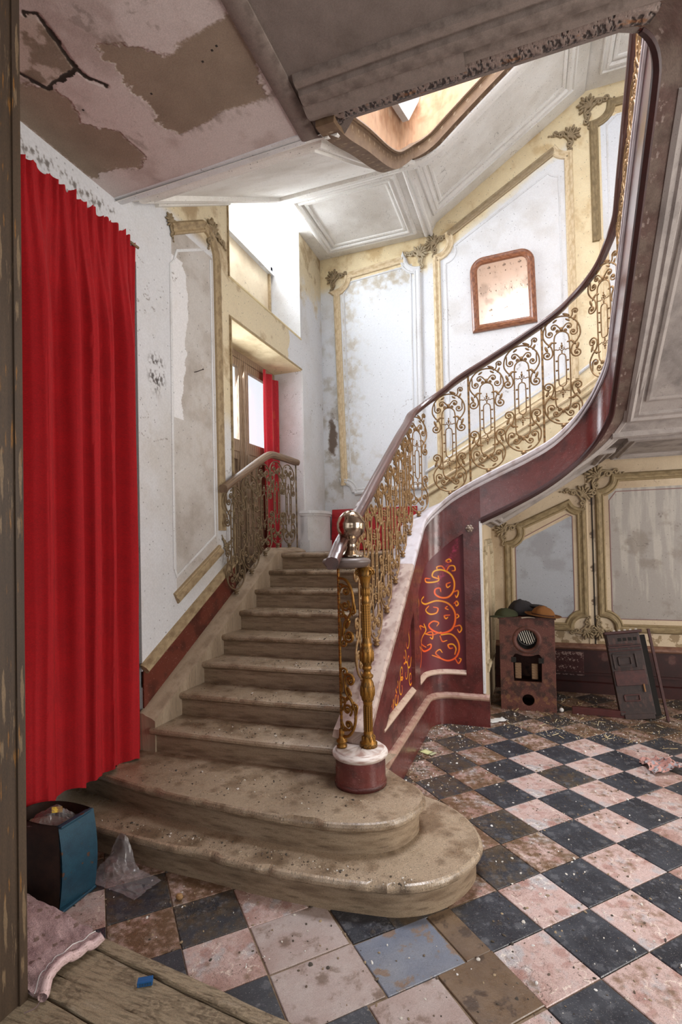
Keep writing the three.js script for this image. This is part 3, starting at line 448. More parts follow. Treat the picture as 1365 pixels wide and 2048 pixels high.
  const g1 = struct('soffit_lower_flight', thick(l1, 0.08), M.soffitGrey);
  panelOn(l1, loop(0.1, 0.1, 0.95, 0.88, 8), PROF_S, M.soffitGrey, g1);
  const l2 = (u, v) => V(lerp(0.42, 1.96, u), 2.43, lerp(-2.16, ZB, v)), g2 = struct('soffit_lower_landing', thick(l2, 0.1), M.soffitGrey);
  panelOn(l2, loop(0.13, 0.14, 0.9, 0.86), PROF_S, M.soffitGrey, g2);
  const l3 = (u, v) => { const z = lerp(-2.16, 0.0, v); return V(lerp(0.5, 1.96, u), 2.43 + 0.65 * (z + 2.16), z); };
  const g3 = struct('soffit_lower_flight', thick(l3, 0.1), M.soffitGrey);
  const long = (u0, v0, u1, v1) => loop(u0, v0, u1, v1, 4);
  panelOn(l3, long(0.045, 0.075, 0.95, 0.93), [[-0.045, -0.01], [-0.043, 0.02], [-0.02, 0.03], [0, 0.018], [0.03, 0.024], [0.045, -0.01]], M.soffitGrey, g3);
  panelOn(l3, long(0.10, 0.14, 0.9, 0.88), PROF_L, M.soffitGrey, g3);
  mesh('soffit_edge_moulding', [ribbon(2.56, 5.4, (s) => { const y = bot(s); return [[0.1, y + 0.02], [0.1, y - 0.008], [0.125, y - 0.02], [0.15, y - 0.012], [0.165, y - 0.022], [0.19, y - 0.014], [0.195, y + 0.03]]; }), sweep([V(0.44, 2.43, -2.16), V(1.95, 2.43, -2.16)], UPN, [[-0.03, -0.02], [-0.028, 0.02], [0, 0.03], [0.028, 0.02], [0.03, -0.02]])], M.soffitGrey, g3);
}
// ------------------------------------------------------------------ staircase
const stair = thing('staircase', 'worn stone staircase with oxblood side wall rising from the chequered hall', 'staircase');
const NOSE = (n) => Z3 - (n - 3) * RUN;
{
  const r = rng(9), TAN = Math.tan(0.0346);
  for (let n = 3; n <= 10; n++) { // straight steps: nosing profile swept across, worn along the lip
    const zn = NOSE(n), y1 = n * RISE, y0 = (n - 1) * RISE - 0.01, xa = X0 - 0.02, xb = n < 10 ? -1.2 : -1.15, nx = 40, pos = [], uv = [], idx = [], back = n === 10 ? 1.6 : 0.33;
    const prof = [[-back, y0], [-0.03, y0], [-0.03, y1 - 0.052], [-0.022, y1 - 0.046], [-0.012, y1 - 0.04], [-0.002, y1 - 0.03], [0, y1 - 0.016], [-0.006, y1 - 0.004], [-0.016, y1], [-0.1, y1], [-back, y1]];
    for (let i = 0; i <= nx; i++) { const x = lerp(xa, xb, i / nx), sag = -0.006 * Math.exp(-((x + 1.75) ** 2) / 0.12), ch = F(x * 1.7 + n * .31, n * .17) > 0.72 ? -0.008 : 0; let v = 0; prof.forEach((p, j) => { const edge = j >= 4 && j <= 8; const q = [p[0] + (edge ? ch : 0), p[1] + (j >= 5 ? sag : 0) + (edge ? ch * 0.6 : 0)]; if (j) v += Math.hypot(p[0] - prof[j - 1][0], p[1] - prof[j - 1][1]); pos.push(x, q[1], zn + q[0] - TAN * (x - X0)); uv.push(x + n * 0.37, v + n * 0.61); }); }
    const m = prof.length, idr = []; for (let i = 0; i < nx; i++) for (let j = 0; j < m - 1; j++) { const a = i * m + j, b = a + m; (j < 4 ? idr : idx).push(a, a + 1, b + 1, a, b + 1, b); }
    const st = mesh('step', fromQuads(pos, uv, idx, 0.5), M.stone, stair); mesh('riser', fromQuads(pos, uv, idr, 0.5), M.riser, st);
  }
  // the two lowest steps have rounded ends: a plan outline with a moulded edge
  const bigStep = (outline, y0, y1, seed) => {
    const c = new THREE.CatmullRomCurve3(outline.map((p) => V(p[0], 0, p[1])), false, 'centripetal').getPoints(120), n = c.length;
    const prof = [[-0.035, y0 - 0.01], [-0.035, y1 - 0.055], [-0.026, y1 - 0.05], [-0.012, y1 - 0.042], [-0.001, y1 - 0.03], [0, y1 - 0.016], [-0.007, y1 - 0.004], [-0.018, y1]];
    const side = sweepOut(c, prof.slice(3), seed, 3), rim = [];
    for (let i = 0; i < n; i++) { const t = dirOut(c, i); const w = chip(c[i], seed); rim.push([c[i].x - t[0] * (0.018 - w), c[i].z - t[1] * (0.018 - w)]); }
    // top face as a fan of strips towards the back line
    const pos = [], uv = [], idx = [], K = 10, back = (p) => [Math.max(-2.9, Math.min(p[0], -0.98)), -0.62];
    rim.forEach((p, i) => { const b = [lerp(-2.9, -1.0, i / (n - 1)), -0.62]; for (let k = 0; k <= K; k++) { const x = lerp(p[0], b[0], k / K), z = lerp(p[1], b[1], k / K); pos.push(x, y1 + (k && k < K ? 0.002 * (F(x, z) - .5) : 0), z); uv.push(x + seed, z); } });
    for (let i = 0; i < n - 1; i++) for (let k = 0; k < K; k++) { const a = i * (K + 1) + k, b2 = a + K + 1; idx.push(a, b2, b2 + 1, a, b2 + 1, a + 1); }
    return [side, fromQuads(pos, uv, idx, 0.6), sweepOut(c, prof.slice(0, 4), seed)];
  };
  const dirOut = (c, i) => { const a = c[Math.max(0, i - 1)], b = c[Math.min(c.length - 1, i + 1)], d = b.clone().sub(a).normalize(); return [-d.z, d.x]; };
  const chip = (p, seed) => { const f = F(p.x * 1.1 + seed, p.z * 1.1 + seed * .3), g = F(p.x * 3.1, p.z * 3.1 + seed); return -(f > 0.62 ? 0.018 * sm(0.62, 0.7, f) : 0) - 0.006 * sm(0.55, 0.8, g); };
  function sweepOut(c, prof, seed, j0 = 0) {
    const pos = [], uv = [], idx = [], m = prof.length; let len = 0;
    c.forEach((p, i) => { if (i) len += p.distanceTo(c[i - 1]); const t = dirOut(c, i), w = chip(p, seed); prof.forEach((q, jj) => { const j = jj + j0, e = j >= 3 ? w * (j === 3 ? 0.5 : 1) : 0; pos.push(p.x + t[0] * (q[0] + e), q[1] + (j >= 4 && j < 7 ? e * 0.3 : 0), p.z + t[1] * (q[0] + e)); uv.push(len + seed, q[1]); }); });
    for (let i = 0; i < c.length - 1; i++) for (let j = 0; j < m - 1; j++) { const a = i * m + j, b = a + m; idx.push(a, a + 1, b + 1, a, b + 1, b); }
    return fromQuads(pos, uv, idx, 0.6);
  }
  const S1 = [[-2.9, .36], [-2.6, .362], [-2.35, .383], [-2.0, .406], [-1.71, .409], [-1.43, .417], [-1.187, .411], [-.962, .389], [-.751, .35], [-.599, .259], [-.491, .107], [-.448, -.07], [-.503, -.236], [-.594, -.353], [-.715, -.441], [-.86, -.49], [-1.0, -.52]];
  const S2 = [[-2.9, .09], [-2.815, .107], [-2.57, .158], [-2.155, .226], [-1.82, .25], [-1.523, .259], [-1.254, .26], [-1.037, .235], [-.885, .178], [-.806, .116], [-.745, 0], [-.728, -.107], [-.764, -.208], [-.849, -.29], [-.954, -.33], [-1.04, -.36]];
  for (const [S, a, b, k] of [[S1, 0, RISE, 0.2], [S2, RISE, 2 * RISE, 0.7]]) { const [lip, topF, rs] = bigStep(S, a, b, k), st = mesh('step', [lip, topF], M.stone, stair); mesh('riser', rs, M.riser, st); }
  // sloping stone curb along the left wall
  const curbY = (z) => z < -1.95 ? 1.575 : Math.min(1.575, 0.56 + (-0.25 - z) * 0.6);
  const cz = []; for (let z = -0.20; z > -2.6; z -= 0.05) cz.push(z);
  const pos = [], uv = [], idx = [], sec = (z) => { const y = curbY(z); return [[XL + 0.0, y - 0.4], [XL, y + 0.012], [XL + 0.03, y + 0.012], [XL + 0.05, y], [XL + 0.1, y - 0.015], [XL + 0.125, y - 0.03], [XL + 0.125, y - 0.5]]; };
  cz.forEach((z) => sec(z).forEach((q, j) => { pos.push(q[0], q[1], z); uv.push(z, j * 0.06); }));
  for (let i = 0; i < cz.length - 1; i++) for (let j = 0; j < 6; j++) { const a = i * 7 + j, b = a + 7; idx.push(a, a + 1, b + 1, a, b + 1, b); }
  for (let j = 1; j < 6; j++) idx.push(0, j + 1, j);
  mesh('curb', fromQuads(pos, uv, idx, 0.5), std({ map: tex(512, 512, (u, v) => mixc(stoneF(u, v), [186, 168, 146], 0.45), 1, 1), roughness: 0.7 }), stair);
  mesh('landing', box(1.5, 0.1, 1.4, -1.85, 10 * RISE - 0.056, -2.83), M.stone, stair);
  // inner string of all three flights
  mesh('stringer', [ribbon(2.559, 5.64, (s) => { const t = top(s), b = bot(s); return [[0, b], [0, t], [0.17, t], [0.17, b]]; })], M.maroonGloss, stair);
  mesh('string_bead', ribbon(2.56, 5.62, (s) => { const b = bot(s); return [[-0.002, b + 0.042], [-0.012, b + 0.034], [-0.018, b + 0.014], [-0.012, b - 0.004], [0.012, b - 0.012], [0.022, b - 0.004], [0.02, b + 0.02]]; }), M.maroonDark, stair);
  mesh('string_facet', ribbon(2.56, 5.66, (s) => { const b = bot(s); return [[0.014, b - 0.002], [0.014, b + 0.02], [0.17, b + 0.02], [0.17, b - 0.004]]; }), M.facet, stair);
  const capSec = (s) => { const t = top(s) - 0.002; return [[-0.004, t - 0.04], [-0.014, t - 0.03], [-0.014, t - 0.012], [-0.004, t - 0.004], [-0.02, t + 0.006], [-0.02, t + 0.03], [-0.005, t + 0.042], [0.18, t + 0.042], [0.19, t]]; };
  mesh('string_cap', ribbon(1.5, 5.44, capSec), M.cap, stair); mesh('string_cap', ribbon(0.22, 1.5, capSec), M.capDirty, stair);
  // side wall under the first two flights with two sunk panels and a plinth
  {
    const S = [...sRange(0.12, 2.559, 0.04), 0.62, 0.621, 1.55, 1.551, 1.745, 1.746, 2.405, 2.406].sort((a, b) => a - b);
    const inner = (s) => (s > 0.6205 && s < 1.5505) || (s > 1.7455 && s < 2.4055), pb = 0.435, pt = (s) => Math.max(pb + 0.001, top(s) - 0.375);
    const P = [], U = [], I = [];
    S.forEach((s) => { const k = inner(s) ? 0.028 : 0, t = top(s), a = pb, b = Math.max(a + 0.0005, pt(s)); const col = [[0, -0.01], [0, a], [k, a + 0.0005], [k, b - 0.0003], [0, b], [0, Math.max(b + 0.001, t - 0.002)]]; col.forEach(([o, y]) => { const p = wellP(s, o, y); P.push(p.x, p.y, p.z); U.push(s, y); }); });
    for (let i = 0; i < S.length - 1; i++) for (let j = 0; j < 5; j++) { if (j === 2 && inner((S[i] + S[i + 1]) / 2)) continue; const a = i * 6 + j, b = a + 6; I.push(a, b, b + 1, a, b + 1, a + 1); }
    mesh('side_wall', fromQuads(P, U, I, 0.4), M.maroon, stair);
    // plinth
    mesh('plinth', ribbon(0.14, 2.60, () => [[0.02, -0.01], [-0.03, -0.01], [-0.03, 0.225], [-0.034, 0.23], [-0.034, 0.25], [-0.02, 0.262], [0.02, 0.27]]), M.maroon, stair);
    mesh('plinth_moulding', ribbon(0.14, 2.60, () => [[0.01, 0.225], [-0.036, 0.226], [-0.04, 0.24], [-0.034, 0.256], [-0.014, 0.272], [0.01, 0.274]]), std({ map: tex(256, 256, (u, v) => mixc([160, 130, 112], [124, 82, 72], sm(0.2, 0.9, F(u * 3, v * 3))), 0.7, 0.7), roughness: 0.6 }), stair);
    const sill = std({ map: tex(256, 256, (u, v) => mixc([186, 162, 142], [136, 94, 82], sm(0.3, 0.95, F(u * 3, v * 3))), 0.6, 0.6), roughness: 0.6 });
    for (const [a, b] of [[0.62, 1.55], [1.746, 2.405]]) mesh('panel_sill', ribbon(a, b, () => [[0.03, 0.43], [-0.004, 0.43], [-0.006, 0.44], [0.026, 0.468], [0.03, 0.468]]), sill, stair);
    // painted arabesques on the sunk panels
    const PXm = 480;
    const arabesque = (s0, s1, y0, y1, draw) => {
      const c = document.createElement('canvas'); c.width = Math.round((s1 - s0) * PXm); c.height = Math.round((y1 - y0) * PXm); const g = c.getContext('2d');
      const grd = g.createLinearGradient(0, 0, c.width, c.height); g.fillStyle = '#64222c'; g.fillRect(0, 0, c.width, c.height);
      const rr = rng(5);
      for (let i = 0; i < 500; i++) { const x = rr() * c.width, y = rr() * c.height, q = 4 + rr() * 26; g.globalAlpha = 0.06; g.fillStyle = rr() > 0.5 ? '#7e1e34' : '#4e1a22'; g.beginPath(); g.arc(x, y, q, 0, 7); g.fill(); }
      g.globalAlpha = 1; draw(g, (u) => (u - s0) * PXm, (y) => (y1 - y) * PXm, rr);
      const t = new THREE.CanvasTexture(c); return finish(t, s1 - s0, y1 - y0, s0, y0, true, true);
    };
    const spiral = (g, x, y, r, a0, turns, w) => { // tapering brush stroke curling in
      const N = 26; for (let pass = 0; pass < 2; pass++) for (let i = 0; i < N; i++) { const t = i / N, q = r * (1 - 0.8 * t), a = a0 + turns * 6.283 * t, a2 = a0 + turns * 6.283 * (i + 1) / N, q2 = r * (1 - 0.8 * (i + 1) / N); g.strokeStyle = pass ? `rgb(${236 - 20 * t},${150 + 40 * Math.sin(t * 5)},${36})` : 'rgb(196,66,34)'; g.lineWidth = (pass ? 0.62 : 1) * w * (1 - 0.55 * t); g.lineCap = 'round'; g.beginPath(); g.moveTo(x + q * Math.cos(a), y + q * Math.sin(a)); g.lineTo(x + q2 * Math.cos(a2), y + q2 * Math.sin(a2)); g.stroke(); }
    };
    // brush strokes of the right panel, traced in a 4.45 x enlargement of the photograph's panel
    const ST = [[[690, 625], [650, 600], [660, 560], [710, 545], [770, 580], [805, 650], [795, 740], [750, 795], [700, 795], [665, 760], [668, 720], [698, 712], [705, 745]], [[690, 600], [692, 640], [650, 655], [608, 645], [605, 618], [636, 622]], [[745, 560], [770, 512], [808, 512], [815, 550], [788, 556]], [[735, 545], [715, 512], [682, 520], [684, 540]], [[760, 480], [745, 465], [768, 448], [782, 466], [770, 476]], [[800, 745], [838, 735], [840, 765], [822, 795], [812, 775]], [[800, 850], [825, 830], [838, 855], [820, 872], [812, 850]],
      [[592, 778], [572, 808], [600, 845], [680, 825], [750, 850], [800, 920], [805, 1010], [770, 1090], [700, 1120], [640, 1085], [620, 1040], [650, 1008], [685, 1026], [672, 1054]], [[622, 868], [604, 900], [628, 940], [672, 934], [682, 894], [652, 880]], [[772, 660], [744, 676], [750, 706], [772, 690]], [[745, 878], [732, 894], [752, 908]], [[762, 956], [724, 964], [734, 990], [748, 976]], [[806, 960], [826, 948], [840, 966], [818, 984]], [[800, 1060], [850, 1048], [866, 1080], [842, 1110], [824, 1084]],
      [[700, 1135], [770, 1130], [825, 1190], [835, 1270], [800, 1340], [740, 1370], [680, 1340], [636, 1312]], [[692, 1145], [708, 1196], [738, 1186]], [[795, 1345], [826, 1390], [852, 1350], [834, 1344]], [[795, 1310], [806, 1255], [780, 1220], [745, 1228], [756, 1258], [778, 1254]], [[690, 1340], [660, 1296], [688, 1268], [704, 1296]], [[590, 1020], [602, 1080], [562, 1150], [556, 1210], [590, 1262], [628, 1246], [630, 1214], [608, 1216]], [[600, 1110], [640, 1104], [640, 1166], [626, 1150]],
      [[484, 778], [518, 768], [528, 826], [496, 900], [468, 970], [490, 1012], [550, 1020], [592, 1050]], [[484, 985], [520, 968], [508, 936], [484, 948]], [[470, 880], [450, 842], [462, 806], [488, 822], [478, 850]], [[530, 1022], [556, 1056], [546, 1028]], [[468, 1190], [512, 1182], [546, 1232], [546, 1322], [512, 1386], [480, 1378], [464, 1300], [480, 1290]], [[490, 1190], [512, 1150], [506, 1116], [484, 1124]], [[600, 1230], [560, 1180], [548, 1140]], [[700, 1110], [640, 1130], [596, 1110]]];
    const pxToS = (px) => interp([[435, 1.70], [470, 1.755], [520, 1.87], [560, 1.96], [620, 2.09], [700, 2.2], [800, 2.31], [905, 2.405]], px), pyToY = (py) => 0.44 + (1475 - py) / 1015;
    const drawR = (g, X, Y) => {
      for (let i = 0; i < 260; i++) { const q = R0(), w = R0(); g.globalAlpha = 0.12; g.fillStyle = '#e0507e'; g.beginPath(); g.arc(X(2.37 - 0.2 * q + 0.03 * (w - .5)), Y(1.63 - 0.42 * q + 0.07 * (R0() - .5)), 1 + 4 * R0(), 0, 7); g.fill(); } g.globalAlpha = 1; g.lineCap = 'round';
      for (let pass = 0; pass < 2; pass++) for (const st of ST) {
        const c = new THREE.CatmullRomCurve3(st.map(([a, b]) => V(X(pxToS(a)), Y(pyToY(b)), 0)), false, 'centripetal'), P = c.getPoints(st.length * 7), w = Math.min(8.5, 4 + st.length * 0.5);
        for (let i = 0; i < P.length - 1; i++) { const t = i / P.length, k = Math.pow(Math.sin(Math.PI * Math.min(1, 0.12 + t * 0.9)), 0.5); g.strokeStyle = pass ? `rgb(${238 - 16 * Math.sin(t * 7)},${142 + 44 * Math.sin(t * 5 + st.length)},36)` : 'rgb(190,62,34)'; g.lineWidth = (pass ? 0.6 : 1.05) * w * (0.45 + 0.6 * k); g.beginPath(); g.moveTo(P[i].x, P[i].y); g.lineTo(P[i + 1].x, P[i + 1].y); g.stroke(); }
      }
    };
    const drawL = (g, X, Y) => { for (const [s, y, r, a, t] of [[1.46, 0.95, 0.05, 1, 1.2], [1.42, 0.84, 0.09, -1.6, 0.8], [1.32, 0.76, 0.06, 2, -1.2], [1.46, 0.70, 0.08, 0, 0.9], [1.36, 0.62, 0.09, -2, 0.9], [1.22, 0.66, 0.06, 1, 1.2], [1.5, 0.55, 0.06, 1, 1.1], [1.2, 0.55, 0.08, -1, -1], [1.08, 0.6, 0.05, 2, 1.1], [1.04, 0.52, 0.06, 0, 1], [0.92, 0.52, 0.05, 1, -1.1], [0.82, 0.49, 0.035, 1, 1]]) spiral(g, X(s), Y(y), r * PXm, a, t, 9); };
    const back = (a, b, mat) => { const S2 = sRange(a, b, 0.04), P2 = [], U2 = [], I2 = []; S2.forEach((s) => { for (const y of [0.43, pt(s) + 0.004]) { const p = wellP(s, 0.028, y); P2.push(p.x, p.y, p.z); U2.push(s, y); } }); for (let i = 0; i < S2.length - 1; i++) { const q = i * 2; I2.push(q, q + 2, q + 3, q, q + 3, q + 1); } mesh('painted_panel', fromQuads(P2, U2, I2, 0.9), mat, stair); };
    back(0.62, 1.551, phy({ map: arabesque(0.6, 1.56, 0.42, 1.2, drawL), roughness: 0.45 }));
    back(1.745, 2.406, phy({ map: arabesque(1.74, 2.41, 0.42, 1.75, drawR), roughness: 0.45 }));
  }
  // drum at the foot of the string
  const dr = mesh('newel_drum', lathe([[0, 0.30], [0.142, 0.30], [0.142, 0.325], [0.136, 0.335], [0.136, 0.465]], 40).translate(-1.1, 0, -0.2), M.maroon, stair);
  mesh('drum_cap', lathe([[0.136, 0.452], [0.143, 0.456], [0.151, 0.464], [0.153, 0.473], [0.147, 0.483], [0.138, 0.486], [0.134, 0.492], [0.126, 0.499], [0.0, 0.501]], 40).translate(-1.1, 0, -0.2), std({ map: tex(512, 128, (u, v) => mixc([206, 196, 188], [150, 120, 108], sm(0.3, 0.95, F(u * 4, v * 2))), 1, 1), roughness: 0.5 }), stair);
  // end wall under the second flight
  struct('wall_closet', [box(0.1, 1.8, 1.3, -0.66, 0.9, -2.85)], M.cream);
}
// ------------------------------------------------------------------ ironwork
const spir = (cx, cy, r0, r1, a0, turns, n = 14) => { const o = []; for (let i = 0; i <= n; i++) { const t = i / n, r = r0 + (r1 - r0) * Math.pow(t, 0.8), a = a0 + turns * 6.2832 * t; o.push([cx + r * Math.cos(a), cy + r * Math.sin(a)]); } return o; };
const p3 = (l, z = 0) => l.map((p) => V(p[0], p[1], z));
const mir = (l) => l.map(([x, y]) => [-x, y]);
const bead = (x, y, r, sy = 1, z = 0) => new THREE.SphereGeometry(r, 7, 5).scale(1, sy, 1).translate(x, y, z);
const leaf = (x, y, l, w, a) => { const g = new THREE.SphereGeometry(1, 6, 5).scale(l, w, 0.006).rotateZ(a).translate(x, y, 0); return g; };
const both = (f) => [f(1), f(-1)];
function ironPanel() { // one cast panel, foot at y = 0, arch at y = 0.955, in the xy plane
  const t = 0.0062, T = (l, s = 24, r = t) => tube(p3(l), r, s, 5);
  const lyre = [...[...Array(10)].map((_, i) => { const a = -Math.PI / 2 + i / 9 * 1.75; return [0.146 * Math.cos(a), 0.19 + 0.146 * Math.sin(a)]; }), [0.118, 0.262], [0.088, 0.292], [0.074, 0.33], ...spir(0.116, 0.362, 0.042, 0.01, Math.PI, -1.45)];
  const flip = (l, cy = 0.5) => l.map(([x, y]) => [x, 2 * cy - y]);
  const mk = (up) => {
    const Y = up ? (l) => flip(l, 0.5) : (l) => l, out = [], yy = (y) => up ? 1 - y : y;
    for (const k of [1, -1]) {
      const X = k > 0 ? (l) => l : mir;
      out.push(T(X(Y(lyre)), 52, 0.0068));
      out.push(T(X(Y([[0.125, 0.12], [0.122, 0.16], ...spir(0.092, 0.185, 0.034, 0.009, -0.4, 1.25)])), 26));
      out.push(T(X(Y([[0.0, 0.16], [0.02, 0.135], ...spir(0.058, 0.135, 0.03, 0.008, Math.PI + .4, 1.2)])), 26));
      out.push(T(X(Y([[0.0, 0.152], [0.008, 0.165], ...spir(0.03, 0.165, 0.018, 0.006, Math.PI, -1.2)])), 20, 0.005));
      out.push(bead(k * 0.092, yy(0.185), 0.011), bead(k * 0.058, yy(0.135), 0.011), bead(k * 0.116, yy(0.362), 0.011), bead(k * 0.03, yy(0.165), 0.008));
      out.push(leaf(k * 0.092, yy(0.275), 0.03, 0.011, k * (up ? -0.9 : 0.9)), leaf(k * 0.122, yy(0.31), 0.03, 0.012, k * (up ? 1.2 : -1.2)), leaf(k * 0.06, yy(0.262), 0.022, 0.009, k * 0.2), leaf(k * 0.05, yy(0.08), 0.022, 0.009, k * (up ? -0.6 : 0.6)));
    }
    out.push(bead(0, yy(0.155), 0.016, 1.3));
    return merge(out);
  };
  const stad = (hw, y0, y1, n = 8) => { const o = []; for (let i = 0; i <= n; i++) { const a = Math.PI * i / n; o.push([hw * Math.cos(a), y1 - hw + hw * Math.sin(a)]); } for (let i = 0; i <= n; i++) { const a = Math.PI + Math.PI * i / n; o.push([hw * Math.cos(a), y0 + hw + hw * Math.sin(a)]); } return o; };
  const loops = [tube(p3(stad(0.058, 0.165, 0.828)), t, 56, 5, true), tube(p3(stad(0.029, 0.362, 0.638)), 0.0052, 44, 5, true)];
  for (const k of [1, -1]) for (const y of [0.42, 0.5, 0.58]) loops.push(bead(k * 0.0435, y, 0.0105, 0.75));
  for (const k of [1, -1]) { const y = (q) => k > 0 ? q : 1 - q; loops.push(bead(0, y(0.725), 0.006, 1.8), bead(0, y(0.705), 0.011), bead(0, y(0.688), 0.008, 1.4), bead(0, y(0.652), 0.007, 1.5)); for (const q of [1, -1]) loops.push(tube(p3([[0, y(0.66)], [q * 0.016, y(0.678)], [q * 0.03, y(0.672)], [q * 0.045, y(0.678)], [q * 0.056, y(0.676)]]), 0.0045, 12, 4), bead(q * 0.017, y(0.69), 0.006)); }
  const foot = lathe([[0, 0], [0.018, 0.0], [0.021, 0.006], [0.016, 0.012], [0.013, 0.018], [0.024, 0.026], [0.024, 0.034], [0.014, 0.04], [0.009, 0.05], [0, 0.052]], 12);
  const crest = merge([T([[0.06, 0.93], [0.085, 0.95], [0.088, 0.985], ...spir(0.112, 0.985, 0.026, 0.007, Math.PI, -1.3)], 30), bead(0.112, 0.985, 0.009), leaf(0.04, 0.965, 0.032, 0.011, -0.4), leaf(0.105, 0.93, 0.026, 0.01, 1.1)]);
  return { lower_scroll: mk(false), upper_scroll: mk(true), centre_loop: merge(loops), foot, crest };
}
const IRON = ironPanel();
function baluster(parent, pos, turn, h, mat, crest = true) { // part > sub-parts
  const g = mesh('baluster', IRON.centre_loop, mat, parent); g.position.set(...pos); g.rotation.y = turn; g.scale.set(1, h / 0.985, 1);
  for (const k of ['lower_scroll', 'upper_scroll', 'foot', ...(crest ? ['crest'] : [])]) mesh(k, IRON[k], mat, g);
  return g;
}
{
  const bal = thing('stair_balustrade', 'long wrought iron balustrade with scrolled gilt panels and dark wooden handrail climbing the stairs', 'balustrade');
  const OFF = 0.085, turn = (s) => { const [, , nx, nz] = well(s); return Math.atan2(nx, nz) + Math.PI; };
  for (const s of [0.50, 0.78, 1.05, 1.31, 1.57, 1.83, 2.062, 2.293, 2.632, 2.93, 3.256, 3.53, 3.82, 4.12, 4.42, 4.72, 5.02, 5.3]) {
    const y = top(s) + 0.04, [x, z] = well(s, OFF); baluster(bal, [x, y, z], turn(s), railY(s) - 0.012 - y, M.iron);
  }
  for (const s of [0.64, 1.18, 1.70, 2.475, 3.10, 3.67, 4.27, 4.87]) { const y = top(s) + 0.03, h = railY(s) - y, [x, z] = well(s, OFF); const m = mesh('bar', rbox(0.018, h, 0.012, 0.003), M.iron, bal); m.position.set(x, y + h / 2, z); m.rotation.y = turn(s); }
  const sect = (s) => { const y = railY(s), o = OFF; return [[o - 0.022, y - 0.012], [o - 0.03, y - 0.004], [o - 0.026, y + 0.004], [o - 0.036, y + 0.012], [o - 0.038, y + 0.03], [o - 0.028, y + 0.046], [o, y + 0.054], [o + 0.028, y + 0.046], [o + 0.038, y + 0.03], [o + 0.036, y + 0.012], [o + 0.026, y + 0.004], [o + 0.03, y - 0.004], [o + 0.022, y - 0.012]]; };
  mesh('handrail', ribbon(0.0, 5.5, sect, 0.7, false, 0.04), M.rail, bal);
  // newel: cap of the handrail, ball, fluted column and a half panel
  const C = [-1.12, -0.185];
  mesh('handrail_cap', lathe([[0, 1.475], [0.10, 1.475], [0.118, 1.482], [0.122, 1.49], [0.132, 1.5], [0.135, 1.512], [0.126, 1.524], [0.1, 1.53], [0, 1.53]], 36).scale(1, 1, 0.8).translate(-1.145, 0, -0.17), M.railGrey, bal);
  mesh('ball_finial', lathe([[0, 1.79], [0.02, 1.787], [0.045, 1.774], [0.066, 1.75], [0.077, 1.72], [0.078, 1.708], [0.075, 1.704], [0.078, 1.70], [0.075, 1.68], [0.064, 1.655], [0.045, 1.637], [0.036, 1.632], [0.038, 1.625], [0.032, 1.618], [0.024, 1.605], [0.026, 1.585], [0.036, 1.566], [0.055, 1.55], [0.066, 1.545], [0.07, 1.538], [0.066, 1.53], [0, 1.53]].reverse(), 40).translate(C[0], 0, C[1]), M.brass, bal);
  const col = mesh('newel_column', lathe([[0, 0.5], [0.048, 0.5], [0.048, 0.52], [0.04, 0.523], [0.034, 0.545], [0.025, 0.565], [0.027, 0.575], [0.022, 0.585], [0.0225, 0.72], [0.026, 0.735], [0.026, 0.745], [0.032, 0.75], [0.038, 0.78], [0.039, 0.81], [0.034, 0.845], [0.024, 0.865], [0.033, 0.875], [0.034, 0.885], [0.022, 0.895], [0.018, 0.91], [0.026, 0.92], [0.026, 0.93], [0.022, 0.94], [0.034, 0.965], [0.038, 0.995], [0.034, 1.03], [0.028, 1.045], [0.032, 1.055], [0.024, 1.065], [0.022, 1.09], [0.02, 1.27], [0.024, 1.28], [0.024, 1.295], [0.02, 1.305], [0.022, 1.36], [0.028, 1.40], [0.034, 1.42], [0.04, 1.43], [0.04, 1.475], [0, 1.475]], 24).translate(-1.055, 0, -0.215), M.ironGold, bal);
  const fl = []; for (let i = 0; i < 12; i++) { const a = i / 12 * 6.283; for (const [y0, y1, r] of [[0.585, 0.72, 0.0222], [1.09, 1.27, 0.0208]]) fl.push(new THREE.CylinderGeometry(0.0042, 0.0042, y1 - y0, 5).translate(-1.055 + r * Math.cos(a), (y0 + y1) / 2, -0.215 + r * Math.sin(a))); }
  fl.forEach((g) => mesh('flute', g, M.ironGold, col));
  const vol = []; for (const k of [1, -1]) vol.push(tube(p3(spir(k * 0.034, 1.445, 0.018, 0.005, k > 0 ? Math.PI : 0, k * -1.3), 0.02), 0.006, 22, 5).translate(-1.055, 0, -0.215), tube(p3(spir(k * 0.034, 1.445, 0.018, 0.005, k > 0 ? Math.PI : 0, k * -1.3), -0.02), 0.006, 22, 5).translate(-1.055, 0, -0.215));
  for (let i = 0; i < 10; i++) { const a = i / 10 * 6.283; for (const [y, r, l] of [[0.80, 0.037, 0.03], [0.99, 0.036, 0.032], [0.54, 0.034, 0.02], [1.34, 0.022, 0.024]]) vol.push(new THREE.SphereGeometry(1, 6, 5).scale(0.008, l, 0.005).translate(0, y, r).rotateY(a).translate(-1.055, 0, -0.215)); }
  mesh('acanthus', merge(vol), M.ironGold, col);
